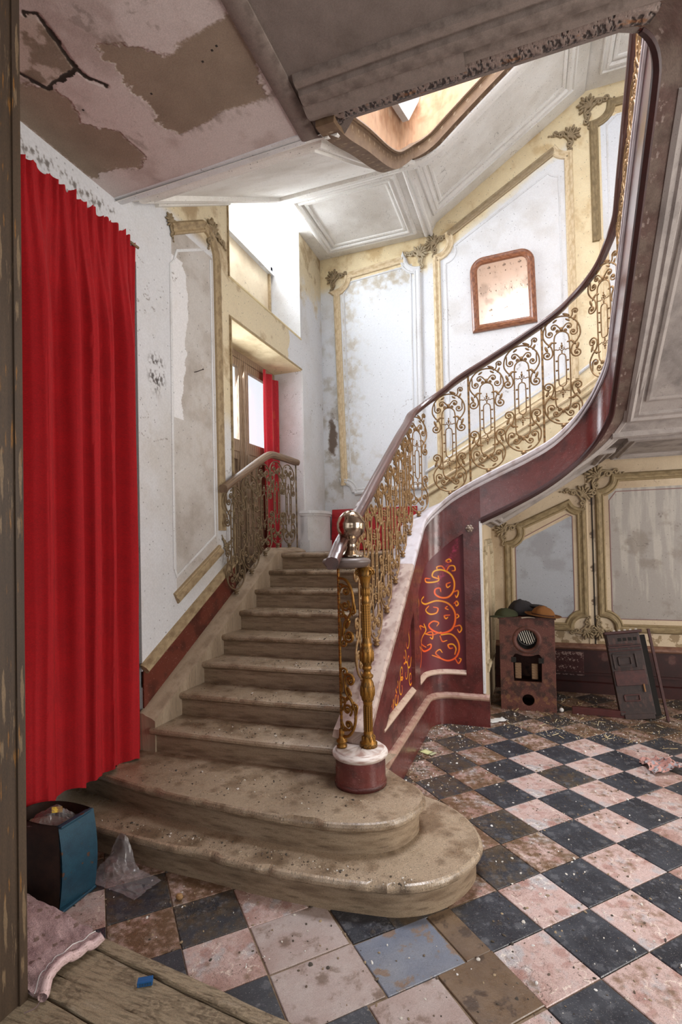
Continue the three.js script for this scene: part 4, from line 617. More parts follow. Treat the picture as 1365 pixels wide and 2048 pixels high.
  const half = (k) => merge([tube(p3([[0, 0.06], [0.05, 0.07], [0.088, 0.12], [0.1, 0.2], [0.075, 0.26], [0.04, 0.3], [0.03, 0.36], ...spir(0.066, 0.372, 0.038, 0.01, Math.PI, -1.4)]), 0.0085, 50, 5), tube(p3([[0.0, 0.14], [0.02, 0.11], ...spir(0.05, 0.13, 0.032, 0.008, Math.PI + 0.6, 1.3)]), 0.007, 24, 5), tube(p3(spir(0.045, 0.21, 0.034, 0.009, -1, 1.3)), 0.007, 24, 5), tube(p3([[0.01, 0.2], [0.03, 0.245], ...spir(0.016, 0.255, 0.02, 0.006, 0.3, 1.2)]), 0.006, 22, 5), tube(p3([[0.095, 0.17], [0.11, 0.21], ...spir(0.098, 0.235, 0.018, 0.006, -0.8, 1.2)]), 0.006, 22, 5), tube(p3([[0.01, 0.3], [0.012, 0.36], ...spir(0.03, 0.41, 0.026, 0.007, Math.PI, -1.2)]), 0.0065, 24, 5), leaf(0.03, 0.1, 0.026, 0.01, 0.3), leaf(0.084, 0.235, 0.03, 0.012, 1.2), leaf(0.05, 0.275, 0.03, 0.012, 0.8), leaf(0.06, 0.31, 0.03, 0.012, -1), bead(0.05, 0.13, 0.012), bead(0.045, 0.21, 0.012), bead(0.066, 0.372, 0.012)]);
  const hp = mesh('newel_panel', [rbox(0.014, 0.94, 0.012, 0.004, 0, 0.5, 0), half(1), half(1).clone().rotateX(Math.PI).translate(0, 0.98, 0), lathe([[0, 0], [0.026, 0], [0.03, 0.01], [0.02, 0.02], [0.03, 0.03], [0.03, 0.04], [0.016, 0.05], [0.014, 0.1], [0, 0.1]], 14)], M.ironGold, bal);
  hp.position.set(-1.19, 0.5, -0.16); hp.rotation.y = -0.35;
}
// the short balustrade on the left curb, in front of the stair door
{
  const b = thing('short_balustrade', 'short dusty iron balustrade with a pale wooden rail beside the red curtained door', 'balustrade');
  const x = -2.54, ry = (z) => interp([[1.05, 2.02], [1.228, 2.12], [1.6, 2.31], [1.86, 2.44], [1.96, 2.475], [2.1, 2.482], [2.6, 2.482]], -z), fy = (z) => Math.min(1.585, 0.572 + (-0.25 - z) * 0.6);
  for (const z of [-1.30, -1.56, -1.82, -2.08, -2.34]) baluster(b, [x, fy(z), z], Math.PI / 2, ry(z) - 0.02 - fy(z), M.ironOld, false);
  const zs = [-1.13, -1.3, -1.5, -1.7, -1.86, -1.93, -2.0, -2.1, -2.3, -2.56];
  const prof = [[-0.022, -0.02], [-0.032, -0.008], [-0.038, 0.012], [-0.034, 0.03], [-0.02, 0.042], [0, 0.046], [0.02, 0.042], [0.034, 0.03], [0.038, 0.012], [0.032, -0.008], [0.022, -0.02], [-0.022, -0.02]];
  mesh('handrail', sweep(zs.map((z) => V(x, ry(z), z)), V(0, 1, 0), prof), M.railOld, b);
  mesh('bar', rbox(0.014, 0.9, 0.014, 0.003, x, 2.03, -2.53), M.ironOld, b);
}
// ------------------------------------------------------------------ floor: marble chequer laid on the diagonal, with replaced slabs by the stair foot
{
  const base = struct('floor', box(6.4, 0.12, 8.5, 0.4, -0.0665, 0.6), M.grout);
  const S = 0.27105, DEL = -0.77478, cs = Math.cos(DEL), sn = Math.sin(DEL);
  const grid = new THREE.Object3D();
  const toW = (i, j) => [S * (cs * i + sn * j), S * (-sn * i + cs * j)];
  const px = (x, y, z) => { const p = V(x, y, z).project(camera); return p; };
  camera.updateMatrixWorld(true); camera.updateProjectionMatrix();
  const r = rng(31), quad = (a, b, c, d, uo, vo, h, rough = 0) => { // tile between four grid corners, chamfered
    const cx = (a[0] + b[0] + c[0] + d[0]) / 4, cz = (a[1] + b[1] + c[1] + d[1]) / 4, ring = (ins, y) => [a, b, c, d].map((p) => { const l = Math.hypot(p[0] - cx, p[1] - cz), k = (l - ins * 1.4) / l; return [cx + (p[0] - cx) * k, y, cz + (p[1] - cz) * k]; });
    const R = [ring(0.0005, -0.02), ring(0.0005, h - 0.0025), ring(0.003, h)], pos = R.flat(2), idx = [];
    for (let k = 0; k < 2; k++) for (let i = 0; i < 4; i++) { const j = (i + 1) % 4; idx.push(k * 4 + i, k * 4 + j, k * 4 + 4 + j, k * 4 + i, k * 4 + 4 + j, k * 4 + 4 + i); }
    idx.push(8, 9, 10, 8, 10, 11);
    const uv = []; for (let k = 0; k < pos.length; k += 3) uv.push(pos[k] + uo, pos[k + 2] + vo);
    let g = new THREE.BufferGeometry(); g.setAttribute('position', new THREE.Float32BufferAttribute(pos, 3)); g.setAttribute('uv', new THREE.Float32BufferAttribute(uv, 2)); g.setIndex(idx); g = g.toNonIndexed(); g.computeVertexNormals(); return g;
  };
  // shared tile shapes, a few per tone, placed by position
  const local = (n) => [...Array(n)].map(() => { const w = S / 2 - 0.0012 - 0.0008 * r(); return quad([-w, -w], [w, -w], [w, w], [-w, w], r() * 3, r() * 3, 0, 0); });
  const shapes = local(10);
  const special = []; // replaced slabs: [i0, j0, i1, j1, material]
  special.push([-2.07, 3.74, -1.10, 4.99, 'slab'], [-1.07, 3.73, -0.08, 4.99, 'slab'], [-2.07, 2.98, -1.05, 3.71, 'black'], [-1.03, 2.45, -0.04, 3.70, 'slabBlue'], [-0.03, 2.95, 0.97, 3.98, 'slab'], [-0.03, 1.98, 0.97, 2.92, 'slabBrown'], [-1.03, 1.5, -0.04, 2.42, 'slabBrown']);  // the last slab's brown is the shadow under the step, put into its colour
  const cells = [];
  for (let i = -18; i < 14; i++) for (let j = -20; j < 12; j++) {
    const [x, z] = toW(i + .5, j + .5); if (x < -2.75 || x > 3.5 || z < -3.6 || z > 3.2) continue;
    if (x < -1.25 && z < -0.3) continue; if (x < -0.75 && z < -2.4) continue;
    if (i + .5 > -2 && i < 1 && j + .5 > 2 && j + .5 < 5 && special.some((q) => i + .5 > q[0] && i + .5 < q[2] && j + .5 > q[1] && j + .5 < q[3])) continue;
    if (i === 0 && j === 2 || (i <= 0 && i >= -2 && j >= 3 && j <= 4 && !(i === 0 && j === 4))) continue;
    const q = px(x, 0, z), vis = Math.abs(q.x) < 1.12 && Math.abs(q.y) < 1.12 && q.z < 1, d = Math.hypot(x + 0.19, z - 2.49);
    cells.push({ i, j, x, z, vis, d });
  }
  cells.sort((a, b) => (b.vis - a.vis) || a.d - b.d);
  const rest = {};
  cells.forEach((c, k) => {
    const black = (((c.i + c.j) % 2) + 2) % 2 === 0;
    const nearStair = c.x < -0.45 && c.z < 0.6 && c.z > -2.2 && c.x > -1.3, underStair = c.z < -2.25, left = c.x < -1.35, dirty = underStair || nearStair || (left && (r() < 0.8 || c.z < 0.75)) || [[-2, -1], [-2, 0], [-3, -1], [-3, 0], [-4, 0], [-4, -4], [-6, -5]].some((q) => q[0] === c.i && q[1] === c.j);  // browner by stair and wall: real dirt plus lost sheen painted in
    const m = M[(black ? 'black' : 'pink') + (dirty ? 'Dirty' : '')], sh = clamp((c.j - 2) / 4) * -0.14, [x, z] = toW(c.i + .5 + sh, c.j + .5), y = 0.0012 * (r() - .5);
    if (k < 290 && c.vis) { const t = mesh('tile', shapes[(c.i * 7 + c.j * 3 + 700) % 10], m, base); t.position.set(x, y, z); t.rotation.set(0.003 * (r() - .5), DEL + Math.PI / 2 * Math.floor(r() * 4), 0.003 * (r() - .5)); }
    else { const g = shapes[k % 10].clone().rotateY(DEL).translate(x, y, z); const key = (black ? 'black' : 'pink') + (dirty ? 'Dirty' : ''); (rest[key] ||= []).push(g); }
  });
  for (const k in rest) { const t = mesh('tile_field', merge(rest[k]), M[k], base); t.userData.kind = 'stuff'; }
  for (const [i0, j0, i1, j1, m] of special) { const q = [[i0, j0], [i1, j0], [i1, j1], [i0, j1]].map(([a, b]) => toW(a + 0.02 * (r() - .5), b + 0.03 * (r() - .5))); mesh('slab', quad(...q, r() * 2, r() * 2, 0.002 * (r() - .5)), M[m], base); }
}
// ------------------------------------------------------------------ plaster mouldings of the walls (parts of the wall they sit on)
const wallOf = (n) => scene.children.find((o) => o.name === n);
const onBack = (l) => l.map(([x, y]) => V(x, y, ZB)), onLeft = (l) => l.map(([z, y]) => V(XL, y, z));
const NB = V(0, 0, 1), NLf = V(1, 0, 0);
const PM = [[-0.045, -0.008], [-0.043, 0.012], [-0.03, 0.03], [-0.012, 0.034], [0.004, 0.02], [0.018, 0.016], [0.03, 0.024], [0.04, 0.018], [0.045, -0.008]];
const PMr = PM.map(([a, h]) => [-a, h]).reverse();
const PT = [[-0.011, -0.006], [-0.009, 0.006], [0, 0.009], [0.009, 0.006], [0.011, -0.006]];
function scallop(P, radii, n = 7) { // polygon whose flagged corners are bitten by a quarter arc
  const out = [], N = P.length;
  P.forEach((p, i) => {
    const r = radii[i]; if (!r) { out.push(p); return; }
    const a = P[(i - 1 + N) % N], b = P[(i + 1) % N], ua = Math.atan2(a[1] - p[1], a[0] - p[0]); let d = Math.atan2(b[1] - p[1], b[0] - p[0]) - ua; while (d > Math.PI) d -= 2 * Math.PI; while (d < -Math.PI) d += 2 * Math.PI;
    for (let k = 0; k <= n; k++) { const t = ua + d * k / n; out.push([p[0] + r * Math.cos(t), p[1] + r * Math.sin(t)]); }
  });
  return out;
}
const ORN = (() => { // rococo corner: shell, two scrolls and leafy tails; grows along +x and -y from the corner
  const sp = (l, r, z = 0.02) => tube(l.map((p) => V(p[0], p[1], z)), r, 22, 5), o = [];
  for (let i = 0; i < 9; i++) { const a = 0.9 + i * 0.42, q = 0.055 + 0.02 * (i % 2); o.push(new THREE.SphereGeometry(1, 6, 5).scale(0.034, 0.013, 0.018).rotateZ(a).translate(-0.012 + q * Math.cos(a), 0.012 + q * Math.sin(a), 0.018)); }
  for (const k of [0, 1]) o.push(sp((k ? (l) => l.map(([x, y]) => [-y, -x]) : (l) => l)([[0.0, 0.02], [0.05, 0.045], [0.11, 0.035], ...spir(0.15, 0.032, 0.024, 0.006, Math.PI, -1.2)]), 0.01));
  o.push(sp([[0.02, -0.02], [0.06, 0.01], ...spir(0.085, 0.012, 0.03, 0.008, Math.PI, -1.3)], 0.011), sp([[0.02, -0.02], [-0.01, -0.06], ...spir(-0.012, -0.085, 0.03, 0.008, Math.PI / 2, 1.3)], 0.011));
  for (let i = 0; i < 7; i++) { const a = 2.35 + (i - 3) * 0.36; o.push(new THREE.SphereGeometry(1, 6, 5).scale(0.045, 0.011, 0.016).rotateZ(a).translate(0.01 + 0.035 * Math.cos(a), -0.01 + 0.035 * Math.sin(a), 0.018)); }
  for (let i = 0; i < 4; i++) { o.push(new THREE.SphereGeometry(1, 6, 5).scale(0.022 - 0.003 * i, 0.01, 0.01).rotateZ(0.5 * (i % 2 ? 1 : -1)).translate(0.12 + 0.03 * i, 0.015, 0.014), new THREE.SphereGeometry(1, 6, 5).scale(0.01, 0.022 - 0.003 * i, 0.01).rotateZ(0.5 * (i % 2 ? 1 : -1)).translate(-0.012, -0.12 - 0.03 * i, 0.014)); }
  o.push(new THREE.SphereGeometry(0.022, 8, 6).scale(1, 1, 0.8).translate(0.005, -0.005, 0.02));
  return merge(o);
})();
function ornament(parent, x, y, rot, scale, mat, face = 'back', flip = 1) { const m = mesh('corner_ornament', ORN, mat, parent); if (face === 'back') m.position.set(x, y, ZB); else { m.position.set(XL, y, x); m.rotation.order = 'YXZ'; m.rotation.y = Math.PI / 2; } m.rotation.z = rot; m.scale.set(scale * flip, scale, scale); return m; }
{
  const B = wallOf('wall_back'), Lw = wallOf('wall_left'), mv = (n, p, prof, mat, w, N, closed = false) => mesh(n, sweep(p, N, prof, closed), mat, w);
  // first tall panel on the landing
  const arc = (cx, cy, r, a0, a1, n = 7) => [...Array(n + 1)].map((_, k) => { const a = lerp(a0, a1, k / n); return [cx + r * Math.cos(a), cy + r * Math.sin(a)]; });
  const H = Math.PI / 2;
  mv('panel_moulding', onBack([[-2.335, 2.33], [-2.385, 4.72], ...arc(-2.40, 4.90, 0.17, -H, 0.08)].map((p) => p)), PMr, M.gilt, B, NB);
  mv('panel_moulding', onBack([[-2.23, 4.91], [-1.53, 4.965]]), PMr, M.gilt, B, NB);
  mv('panel_moulding', onBack([[-1.53, 4.965], ...arc(-1.365, 4.97, 0.165, Math.PI, 1.5 * Math.PI), [-1.365, 4.80], [-1.375, 2.3]]), PMr, M.white, B, NB);
  mv('panel_moulding', onBack([[-2.325, 2.36], ...arc(-2.33, 2.24, 0.13, H, 0, 6)]), PM, M.white, B, NB); mv('panel_moulding', onBack([[-2.2, 2.24], [-1.375, 2.27]]), PM, M.white, B, NB);
  mv('inner_moulding', onBack([[-2.25, 2.4], [-2.29, 4.70], [-2.20, 4.83], [-1.55, 4.875], [-1.45, 4.78], [-1.46, 2.4]]), PT, M.white, B, NB);
  ornament(B, -2.41, 4.91, 0, 1.0, M.ornament); ornament(B, -1.345, 4.985, -H, 1.0, M.ornamentPale);
  // second panel, following the flight, with the mirror on it
  const q = scallop([[-1.14, 2.48], [-1.14, 5.06], [0.285, 5.87], [0.285, 3.30]], [0, 0.16, 0.16, 0]);
  mv('panel_moulding', onBack(q.slice(0, 10)), PMr, M.gilt, B, NB); mv('panel_moulding', onBack(q.slice(8)), PMr, M.gilt, B, NB); mv('panel_moulding', onBack([[0.285, 3.30], [-1.14, 2.48]]), PMr, M.gilt, B, NB);
  mv('inner_moulding', onBack(scallop([[-1.04, 2.66], [-1.04, 4.94], [0.185, 5.63], [0.185, 3.36]], [0, 0.12, 0.12, 0])), PT, M.white, B, NB, true);
  ornament(B, -1.16, 5.075, 0.2, 1.0, M.ornament); ornament(B, 0.30, 5.90, -H - 0.2, 1.0, M.ornament);
  // third panel, mostly hidden by the rail
  const q3 = scallop([[0.535, 4.72], [0.535, 6.13], [1.75, 6.13], [1.75, 4.72]], [0, 0.17, 0.17, 0]);
  mv('panel_moulding', onBack(q3), PMr, M.giltDark, B, NB); ornament(B, 0.50, 6.16, 0, 1.1, M.ornament);
  mv('panel_moulding', onBack([[0.60, 4.72], [0.60, 3.4]]), PMr, M.gilt, B, NB);
  mv('inner_moulding', onBack([[0.66, 4.72], [0.66, 5.92], [0.75, 6.0], [1.6, 6.0]]), PT, M.white, B, NB);
  // sloping skirting rails above the second flight
  for (const [d, m] of [[0, M.giltBrown], [0.09, M.gilt], [0.28, M.white]]) mv('skirting_rail', onBack([[-1.36, 2.13 + d], [-0.5, 2.60 + d], [0.3, 3.06 + d], [0.5, 3.2 + d]]), PT.map(([a, h]) => [a * 1.6, h * 2]), m, B, NB);
  // under the stairs: a jib door with panel, a large panel, dado and wainscot
  const k1 = scallop([[-0.435, 0.68], [-0.435, 1.70], [0.305, 2.035], [0.305, 0.68]], [0.12, 0.14, 0.14, 0.14]), k2 = scallop([[0.485, 0.68], [0.485, 2.235], [1.9, 2.235], [1.9, 0.68]], [0.15, 0.15, 0.15, 0.15]);
  mv('panel_moulding', onBack(k1), PMr, M.giltDark, B, NB, true); mv('panel_moulding', onBack(k2), PMr, M.giltDark, B, NB, true);
  const thin = std({ color: new THREE.Color(0.25, 0.14, 0.13), roughness: 0.8 });
  mv('panel_line', onBack([[-0.36, 0.77], [-0.36, 1.52], [-0.31, 1.62], [0.17, 1.875], [0.22, 1.85], [0.22, 0.86], [0.16, 0.775]]), [[-0.005, -0.002], [-0.003, 0.004], [0.003, 0.004], [0.005, -0.002]], thin, B, NB, true);
  mv('panel_line', onBack([[0.64, 0.775], [0.575, 0.86], [0.575, 2.0], [0.64, 2.09], [1.75, 2.09], [1.8, 0.775]]), [[-0.005, -0.002], [-0.003, 0.004], [0.003, 0.004], [0.005, -0.002]], thin, B, NB, true);
  ornament(B, -0.47, 1.72, 0.15, 1.0, M.ornament); ornament(B, 0.32, 2.07, -H - 0.15, 1.0, M.ornament); ornament(B, 0.47, 2.26, 0, 1.15, M.ornament); ornament(B, 0.32, 0.655, Math.PI, 0.9, M.ornament); ornament(B, 0.465, 0.655, H, 0.9, M.ornament);
  mesh('door_groove', box(0.010, 1.95, 0.012, 0.411, 1.38, ZB + 0.002), M.dark, B); mesh('door_bead', sweep(onBack([[0.36, 0.5], [0.36, 2.3]]), NB, PT), M.cream, B);
  mesh('wainscot', box(4.0, 0.46, 0.02, 1.4, 0.23, ZB + 0.008), M.maroonDark, B);
  mesh('wainscot_panel', rbox(0.32, 0.25, 0.012, 0.003, 0.13, 0.30, ZB + 0.022), std({ map: tex(256, 256, (u, v) => mul(mixc([64, 26, 26], [168, 148, 140], 0.85 * sm(0.5, 0.56, 0.4 * F(u * 2 + .2, v * 2) + 0.6 * F(u * 7, v * 7))), 0.85 + 0.3 * Wn(u, v)), 0.5, 0.5), roughness: 0.6 }), B);
  mesh('dado_rail', sweep(onBack([[-0.6, 0.475], [3.5, 0.475]]), NB, [[-0.03, 0], [-0.028, 0.03], [-0.01, 0.045], [0.01, 0.04], [0.03, 0.02], [0.035, 0]]), std({ map: gilt([132, 96, 78], [84, 50, 40]), roughness: 0.6 }), B);
  mesh('baseboard_rail', [sweep(onBack([[-0.6, 0.20], [3.5, 0.20]]), NB, [[-0.012, 0.015], [-0.01, 0.035], [0.01, 0.035], [0.012, 0.015]]), sweep(onBack([[-0.6, 0.06], [3.5, 0.06]]), NB, [[-0.06, 0.015], [-0.06, 0.045], [0.05, 0.045], [0.06, 0.02]])], M.maroonDark, B);
  // closet side: moulding on the face towards the picture
  const cl = scene.children.find((o) => o.name === 'wall_closet'), NX = V(1, 0, 0), onC = (l) => l.map(([z, y]) => V(-0.61, y, z));
  mesh('panel_moulding', sweep(onC(scallop([[-2.42, 0.42], [-2.42, 1.58], [-3.30, 1.6], [-3.30, 0.42]], [0.1, 0.1, 0.1, 0.1])), NX, PM.map(([a, h]) => [a * 0.8, h]), true), M.ornamentPale, cl);
  mesh('corner_strip', [box(0.02, 1.5, 0.05, -0.608, 1.03, -2.19)], M.white, cl);
  // left wall: broken panel moulding, thin inner line, wooden skirting rail over the red band
  mv('panel_moulding', onLeft([[-0.60, 3.93], [-1.0, 4.18]]), PMr, M.giltBrown, Lw, NLf);
  mv('panel_moulding', onLeft([[-1.0, 4.18], [-1.06, 4.17], [-1.12, 4.12], [-1.165, 4.03], [-1.175, 3.95], [-1.185, 1.74]]), PMr, M.giltBrown, Lw, NLf);
  mv('panel_moulding', onLeft([[-1.16, 1.585], [-0.58, 1.24]]), PMr, M.giltBrown, Lw, NLf);
  mv('inner_moulding', onLeft([[-1.02, 4.0], [-0.66, 3.80], [-0.62, 3.70], [-0.583, 3.66], [-0.571, 1.46], [-0.60, 1.40], [-1.09, 1.70], [-1.09, 3.95]]), PT, M.white, Lw, NLf);
  ornament(Lw, -1.13, 4.2, -0.35, 0.9, M.ornament, 'left'); ornament(Lw, -0.6, 3.97, 0.2, 0.6, M.ornament, 'left'); ornament(Lw, -1.25, 1.62, 2.2, 0.5, M.ornament, 'left');
  mv('frieze', onLeft([[-0.42, 4.01], [-1.36, 4.60]]), [[-0.03, -0.005], [-0.028, 0.03], [0, 0.04], [0.03, 0.02], [0.035, -0.005]], M.soffit, Lw, NLf);
  const sk = []; sk.push([0.235, 0.55], [0.235, 0.80], [1.372, 1.49], [1.372, 1.20]);
  mesh('skirting_band', extrudeX(sk, [], XL - 0.01, 0.022), M.skirt, Lw);
  mesh('skirting_rail', sweep(onLeft([[-0.235, 0.815], [-1.385, 1.505]]), NLf, [[-0.035, 0], [-0.034, 0.03], [-0.012, 0.05], [0.012, 0.042], [0.03, 0.022], [0.036, 0]]), M.giltBrown, Lw);
  mesh('arris', [box(0.03, 2.3, 0.012, XL + 0.004, 2.45, -1.366), box(0.02, 1.5, 0.012, XL + 0.004, 4.7, -1.36)], M.giltBrown, Lw);
  mesh('lintel_bead', sweep(onLeft([[-1.36, 3.605], [-2.87, 3.605]]), NLf, PT), M.giltBrown, Lw); mesh('sill_bead', sweep(onLeft([[-1.36, 3.952], [-2.87, 3.952]]), NLf, PT), M.yellow, Lw);
  mesh('jamb_bead', sweep(onLeft([[-2.875, 1.6], [-2.875, 3.6]]), NLf, PT.map(([a, h]) => [a * 1.3, h * 1.5])), M.white, Lw);
  // rounded pedestal in the corner of the landing
  const out = []; for (let i = 0; i <= 14; i++) { const t = i / 14, z = lerp(-2.86, -3.5, t); out.push([XL + 0.04 + 0.12 * Math.pow(Math.sin(Math.PI * Math.min(1, t * 1.05)), 0.7), z]); }
  const ped = (y0, y1, k) => { const g = new THREE.ExtrudeGeometry(new THREE.Shape([[XL - 0.05, 2.86 - k], ...out.map(([x, z]) => [x + k, -z - k * 0.0]), [XL - 0.05, 3.5]].map((p) => new THREE.Vector2(...p))), { depth: y1 - y0, bevelEnabled: false }); return metric(g.rotateX(-Math.PI / 2).translate(0, y0, 0)); };
  const pd = struct('wall_pedestal', [ped(1.53, 1.94, 0), ped(1.53, 1.66, 0.02)], M.white); mesh('pedestal_moulding', [ped(1.94, 1.965, 0.012), ped(1.965, 1.985, 0.026), ped(1.985, 2.0, 0.012)], M.white, pd);
}
// ------------------------------------------------------------------ stair door and high window
{
  const w = struct('door_1', [box(0.06, 2.68, 0.05, -2.973, 2.24, -1.39), box(0.06, 2.68, 0.05, -2.973, 2.24, -2.842), box(0.054, 0.07, 1.41, -2.973, 3.555, -2.116)], M.doorWood);
  for (const [a, b] of [[-1.415, -2.175], [-2.185, -2.82]]) {
    const c = (a + b) / 2, W = Math.abs(b - a), lf = mesh('door_leaf', [box(0.045, 2.6, 0.09, -2.975, 2.22, a - 0.045), box(0.045, 2.6, 0.09, -2.975, 2.22, b + 0.045), box(0.041, 0.08, W - 0.16, -2.975, 3.478, c), box(0.041, 0.12, W - 0.16, -2.975, 2.63, c), box(0.041, 0.16, W - 0.16, -2.975, 0.99, c), box(0.041, 0.09, W - 0.16, -2.975, 1.85, c)], M.doorWood, w);
    mesh('pane', box(0.005, 0.78, W - 0.17, -2.975, 3.07, c), M.glass, lf); mesh('lower_panel', [rbox(0.022, 0.7, W - 0.17, 0.006, -2.975, 2.24, c), rbox(0.022, 0.75, W - 0.17, 0.006, -2.975, 1.43, c)], M.doorWood, lf);
    mesh('panel_bead', [rbox(0.03, 0.5, 0.016, 0.005, -2.955, 2.24, a - 0.14), rbox(0.03, 0.5, 0.016, 0.005, -2.955, 2.24, b + 0.14), rbox(0.03, 0.016, W - 0.28, 0.005, -2.955, 2.49, c), rbox(0.03, 0.016, W - 0.28, 0.005, -2.955, 1.99, c)], M.doorWood, lf);
  }
  mesh('astragal', [rbox(0.03, 2.55, 0.045, 0.008, -2.943, 2.2, -2.18), rbox(0.03, 0.5, 0.03, 0.008, -2.926, 2.3, -2.19)], M.doorWood, w);
  struct('floor_doorway', box(0.42, 0.06, 1.49, -2.81, 0.9, -2.116), M.stone);
  const h = struct('window_1', [box(0.05, 0.86, 1.5, -2.99, 4.37, -2.11)], M.tanWall);
  mesh('window_frame', [box(0.05, 0.06, 1.48, -2.96, 4.80, -2.11), box(0.05, 0.9, 0.05, -2.96, 5.2, -1.39), box(0.05, 0.9, 0.05, -2.96, 5.2, -2.83), box(0.06, 0.03, 1.48, -2.945, 4.75, -2.11)], M.white, h); mesh('pane', box(0.005, 0.9, 1.4, -2.985, 5.2, -2.11), M.glass, h);
  mesh('panel_edge', box(0.03, 0.85, 0.03, -2.955, 4.36, -2.80), M.giltBrown, h);
}
// ------------------------------------------------------------------ curtains
{
  const c = thing('red_curtain', 'tall deep red velvet curtain hanging over the doorway left of the stairs', 'curtain');
  const za = -0.205, zb = 1.12, yt = (z) => 3.60 + 0.012 * Math.sin(z * 47) + 0.010 * Math.sin(z * 83 + 1), yb = (z) => z < 0.05 ? 0.312 : lerp(0.335, 0.30, clamp((z - 0.05) / 0.6));
  const cl = (u, v) => {
    const z0 = lerp(za, zb, u), ph = 0.25 * (F(u * 1.2, 0.3) - .5) + 0.03 * (F(0.2, v * 0.5) - .5);
    const gather = Math.pow(1 - v, 5), q = u + ph;
    const zz = z0 + 0.03 * (F(0.2, v * 0.4) - .5), gr = (c, w) => Math.exp(-(((zz - c) / w) ** 2)); const big = 0.75 - 1.25 * gr(0.43, 0.055) - 1.1 * gr(0.02, 0.04) - 0.6 * gr(0.17, 0.03) - 0.45 * gr(0.29, 0.022) - 0.5 * gr(-0.10, 0.02) - 0.9 * gr(0.66, 0.05) - 0.8 * gr(0.9, 0.05) + Math.sin(q * 6.283 * 9.3 + 2.1 + 0.7 * v) * 0.10 + Math.sin(q * 6.283 * 16.5 + v) * 0.07;
    const fine = Math.sin(u * 6.283 * 21 + 3 * F(u * 2, v * .4)) * 0.6 + Math.sin(u * 6.283 * 34 + 1) * 0.4;
    const x = -2.53 - 0.045 * sm(0.1, 0.0, u) + 0.112 * big * sm(0, 0.25, v) * sm(-0.01, 0.13, u) * (1 - 0.3 * sm(0.6, 1, v)) + 0.016 * fine * Math.exp(-v * 7) + 0.004 * fine - 0.018;
    const yy = 1; const y = lerp(yt(z0), yb(z0), v) + (v > 0.98 ? 0.01 * Math.sin(u * 60) : 0) + (v < 0.02 ? 0.006 * Math.sin(u * 220) : 0);
    return V(Math.max(x, -2.592), y, z0 + 0.012 * Math.cos(q * 40) * (1 - gather));
  };
  mesh('drape', sheet(cl, 260, 90, (u, v) => [u * 1.4, v * 3.3], 3), M.velvet, c);
  mesh('rod', new THREE.CylinderGeometry(0.009, 0.009, 1.36, 10).rotateX(Math.PI / 2).translate(-2.575, 3.585, 0.45), M.ironOld, c);
  const s = thing('door_curtain', 'narrow faded red curtain hung at the right side of the stair door', 'curtain');
  mesh('drape', sheet((u, v) => V(-2.90 + 0.022 * Math.sin(u * 6.283 * 2.4 + 0.6 + v) + 0.012 * Math.sin(u * 30), lerp(3.53 - 0.05 * Math.pow(u, 2), 1.0, v), lerp(-2.485 + 0.03 * Math.sin(v * 5) - 0.05 * v, -2.845, u)), 60, 50, (u, v) => [u * 0.4, v * 2.4], 3), phy({ map: tex(256, 256, (u, v) => { const k = mixc([196, 34, 50], [212, 96, 60], sm(0.55, 0.7, F(u * 3, v * 3)) * 0.6 * sm(0.5, 0.8, u)); return mul(k, 0.9 + 0.2 * Wn(u * 3, v * 3)); }, 0.4, 2.4), roughness: 0.9, transmission: 0.35, thickness: 0 }), s);
}
// ------------------------------------------------------------------ mirror on the stair wall
{
  const m = thing('wall_mirror', 'old mirror with rounded brown wooden frame and tarnished glass on the stair wall', 'mirror', [-0.418, 4.375, ZB + 0.02]); m.rotation.x = 0.02; m.rotation.z = 0.02;
  const w = 0.30, h = 0.37, r = 0.11, P = [[-w, -h], [w, -h]]; for (let i = 0; i <= 8; i++) { const a = i / 8 * Math.PI / 2; P.push([w - r + r * Math.cos(a), h - r + r * Math.sin(a)]); } for (let i = 0; i <= 8; i++) { const a = Math.PI / 2 + i / 8 * Math.PI / 2; P.push([-w + r + r * Math.cos(a), h - r + r * Math.sin(a)]); }
  mesh('frame', sweep(P.map((p) => V(p[0], p[1], 0)), V(0, 0, 1), [[-0.042, -0.015], [-0.042, 0.012], [-0.034, 0.026], [-0.018, 0.034], [0, 0.03], [0.014, 0.02], [0.024, 0.022], [0.034, 0.012], [0.036, -0.002]], true), phy({ map: tex(512, 256, woodF([158, 102, 70], [112, 66, 44], 3, 3), 0.6, 0.3), roughness: 0.35, clearcoat: 0.4, clearcoatRoughness: 0.25 }), m);
  mesh('glass', new THREE.ShapeGeometry(new THREE.Shape(P.map((p) => new THREE.Vector2(p[0] * 0.94, p[1] * 0.94)))), std({ metalness: 0.9, roughness: 0.16, color: new THREE.Color(0.8, 0.74, 0.7), map: tex(256, 256, (u, v) => { const n = F(u * 1.3, v * 1.3), n2 = F(u * 3.7 + .2, v * 3.1), n3 = F(u * 11, v * 11); return mixc([236, 220, 206], [112, 102, 92], 0.8 * sm(0.62, 0.72, 0.5 * n2 + 0.5 * n3) + 0.25 * sm(0.5, 0.8, n)); }, 0.6, 0.74, -0.3, -0.37, true) }), m);
}
// ------------------------------------------------------------------ landing: red board
{
  const g = phy({ map: tex(256, 256, (u, v) => mul(mixc([196, 40, 48], [150, 26, 34], F(u * 2, v * 6)), 0.9 + 0.2 * Wn(u * 2, v * 2)), 0.6, 0.6), roughness: 0.35 });
  const b = one('red_board', 'flat red painted board leaning against the back wall of the landing', 'board', rbox(1.06, 0.50, 0.02, 0.004), g, [-1.955, 1.785, -3.42]); b.rotation.x = -0.12;
}
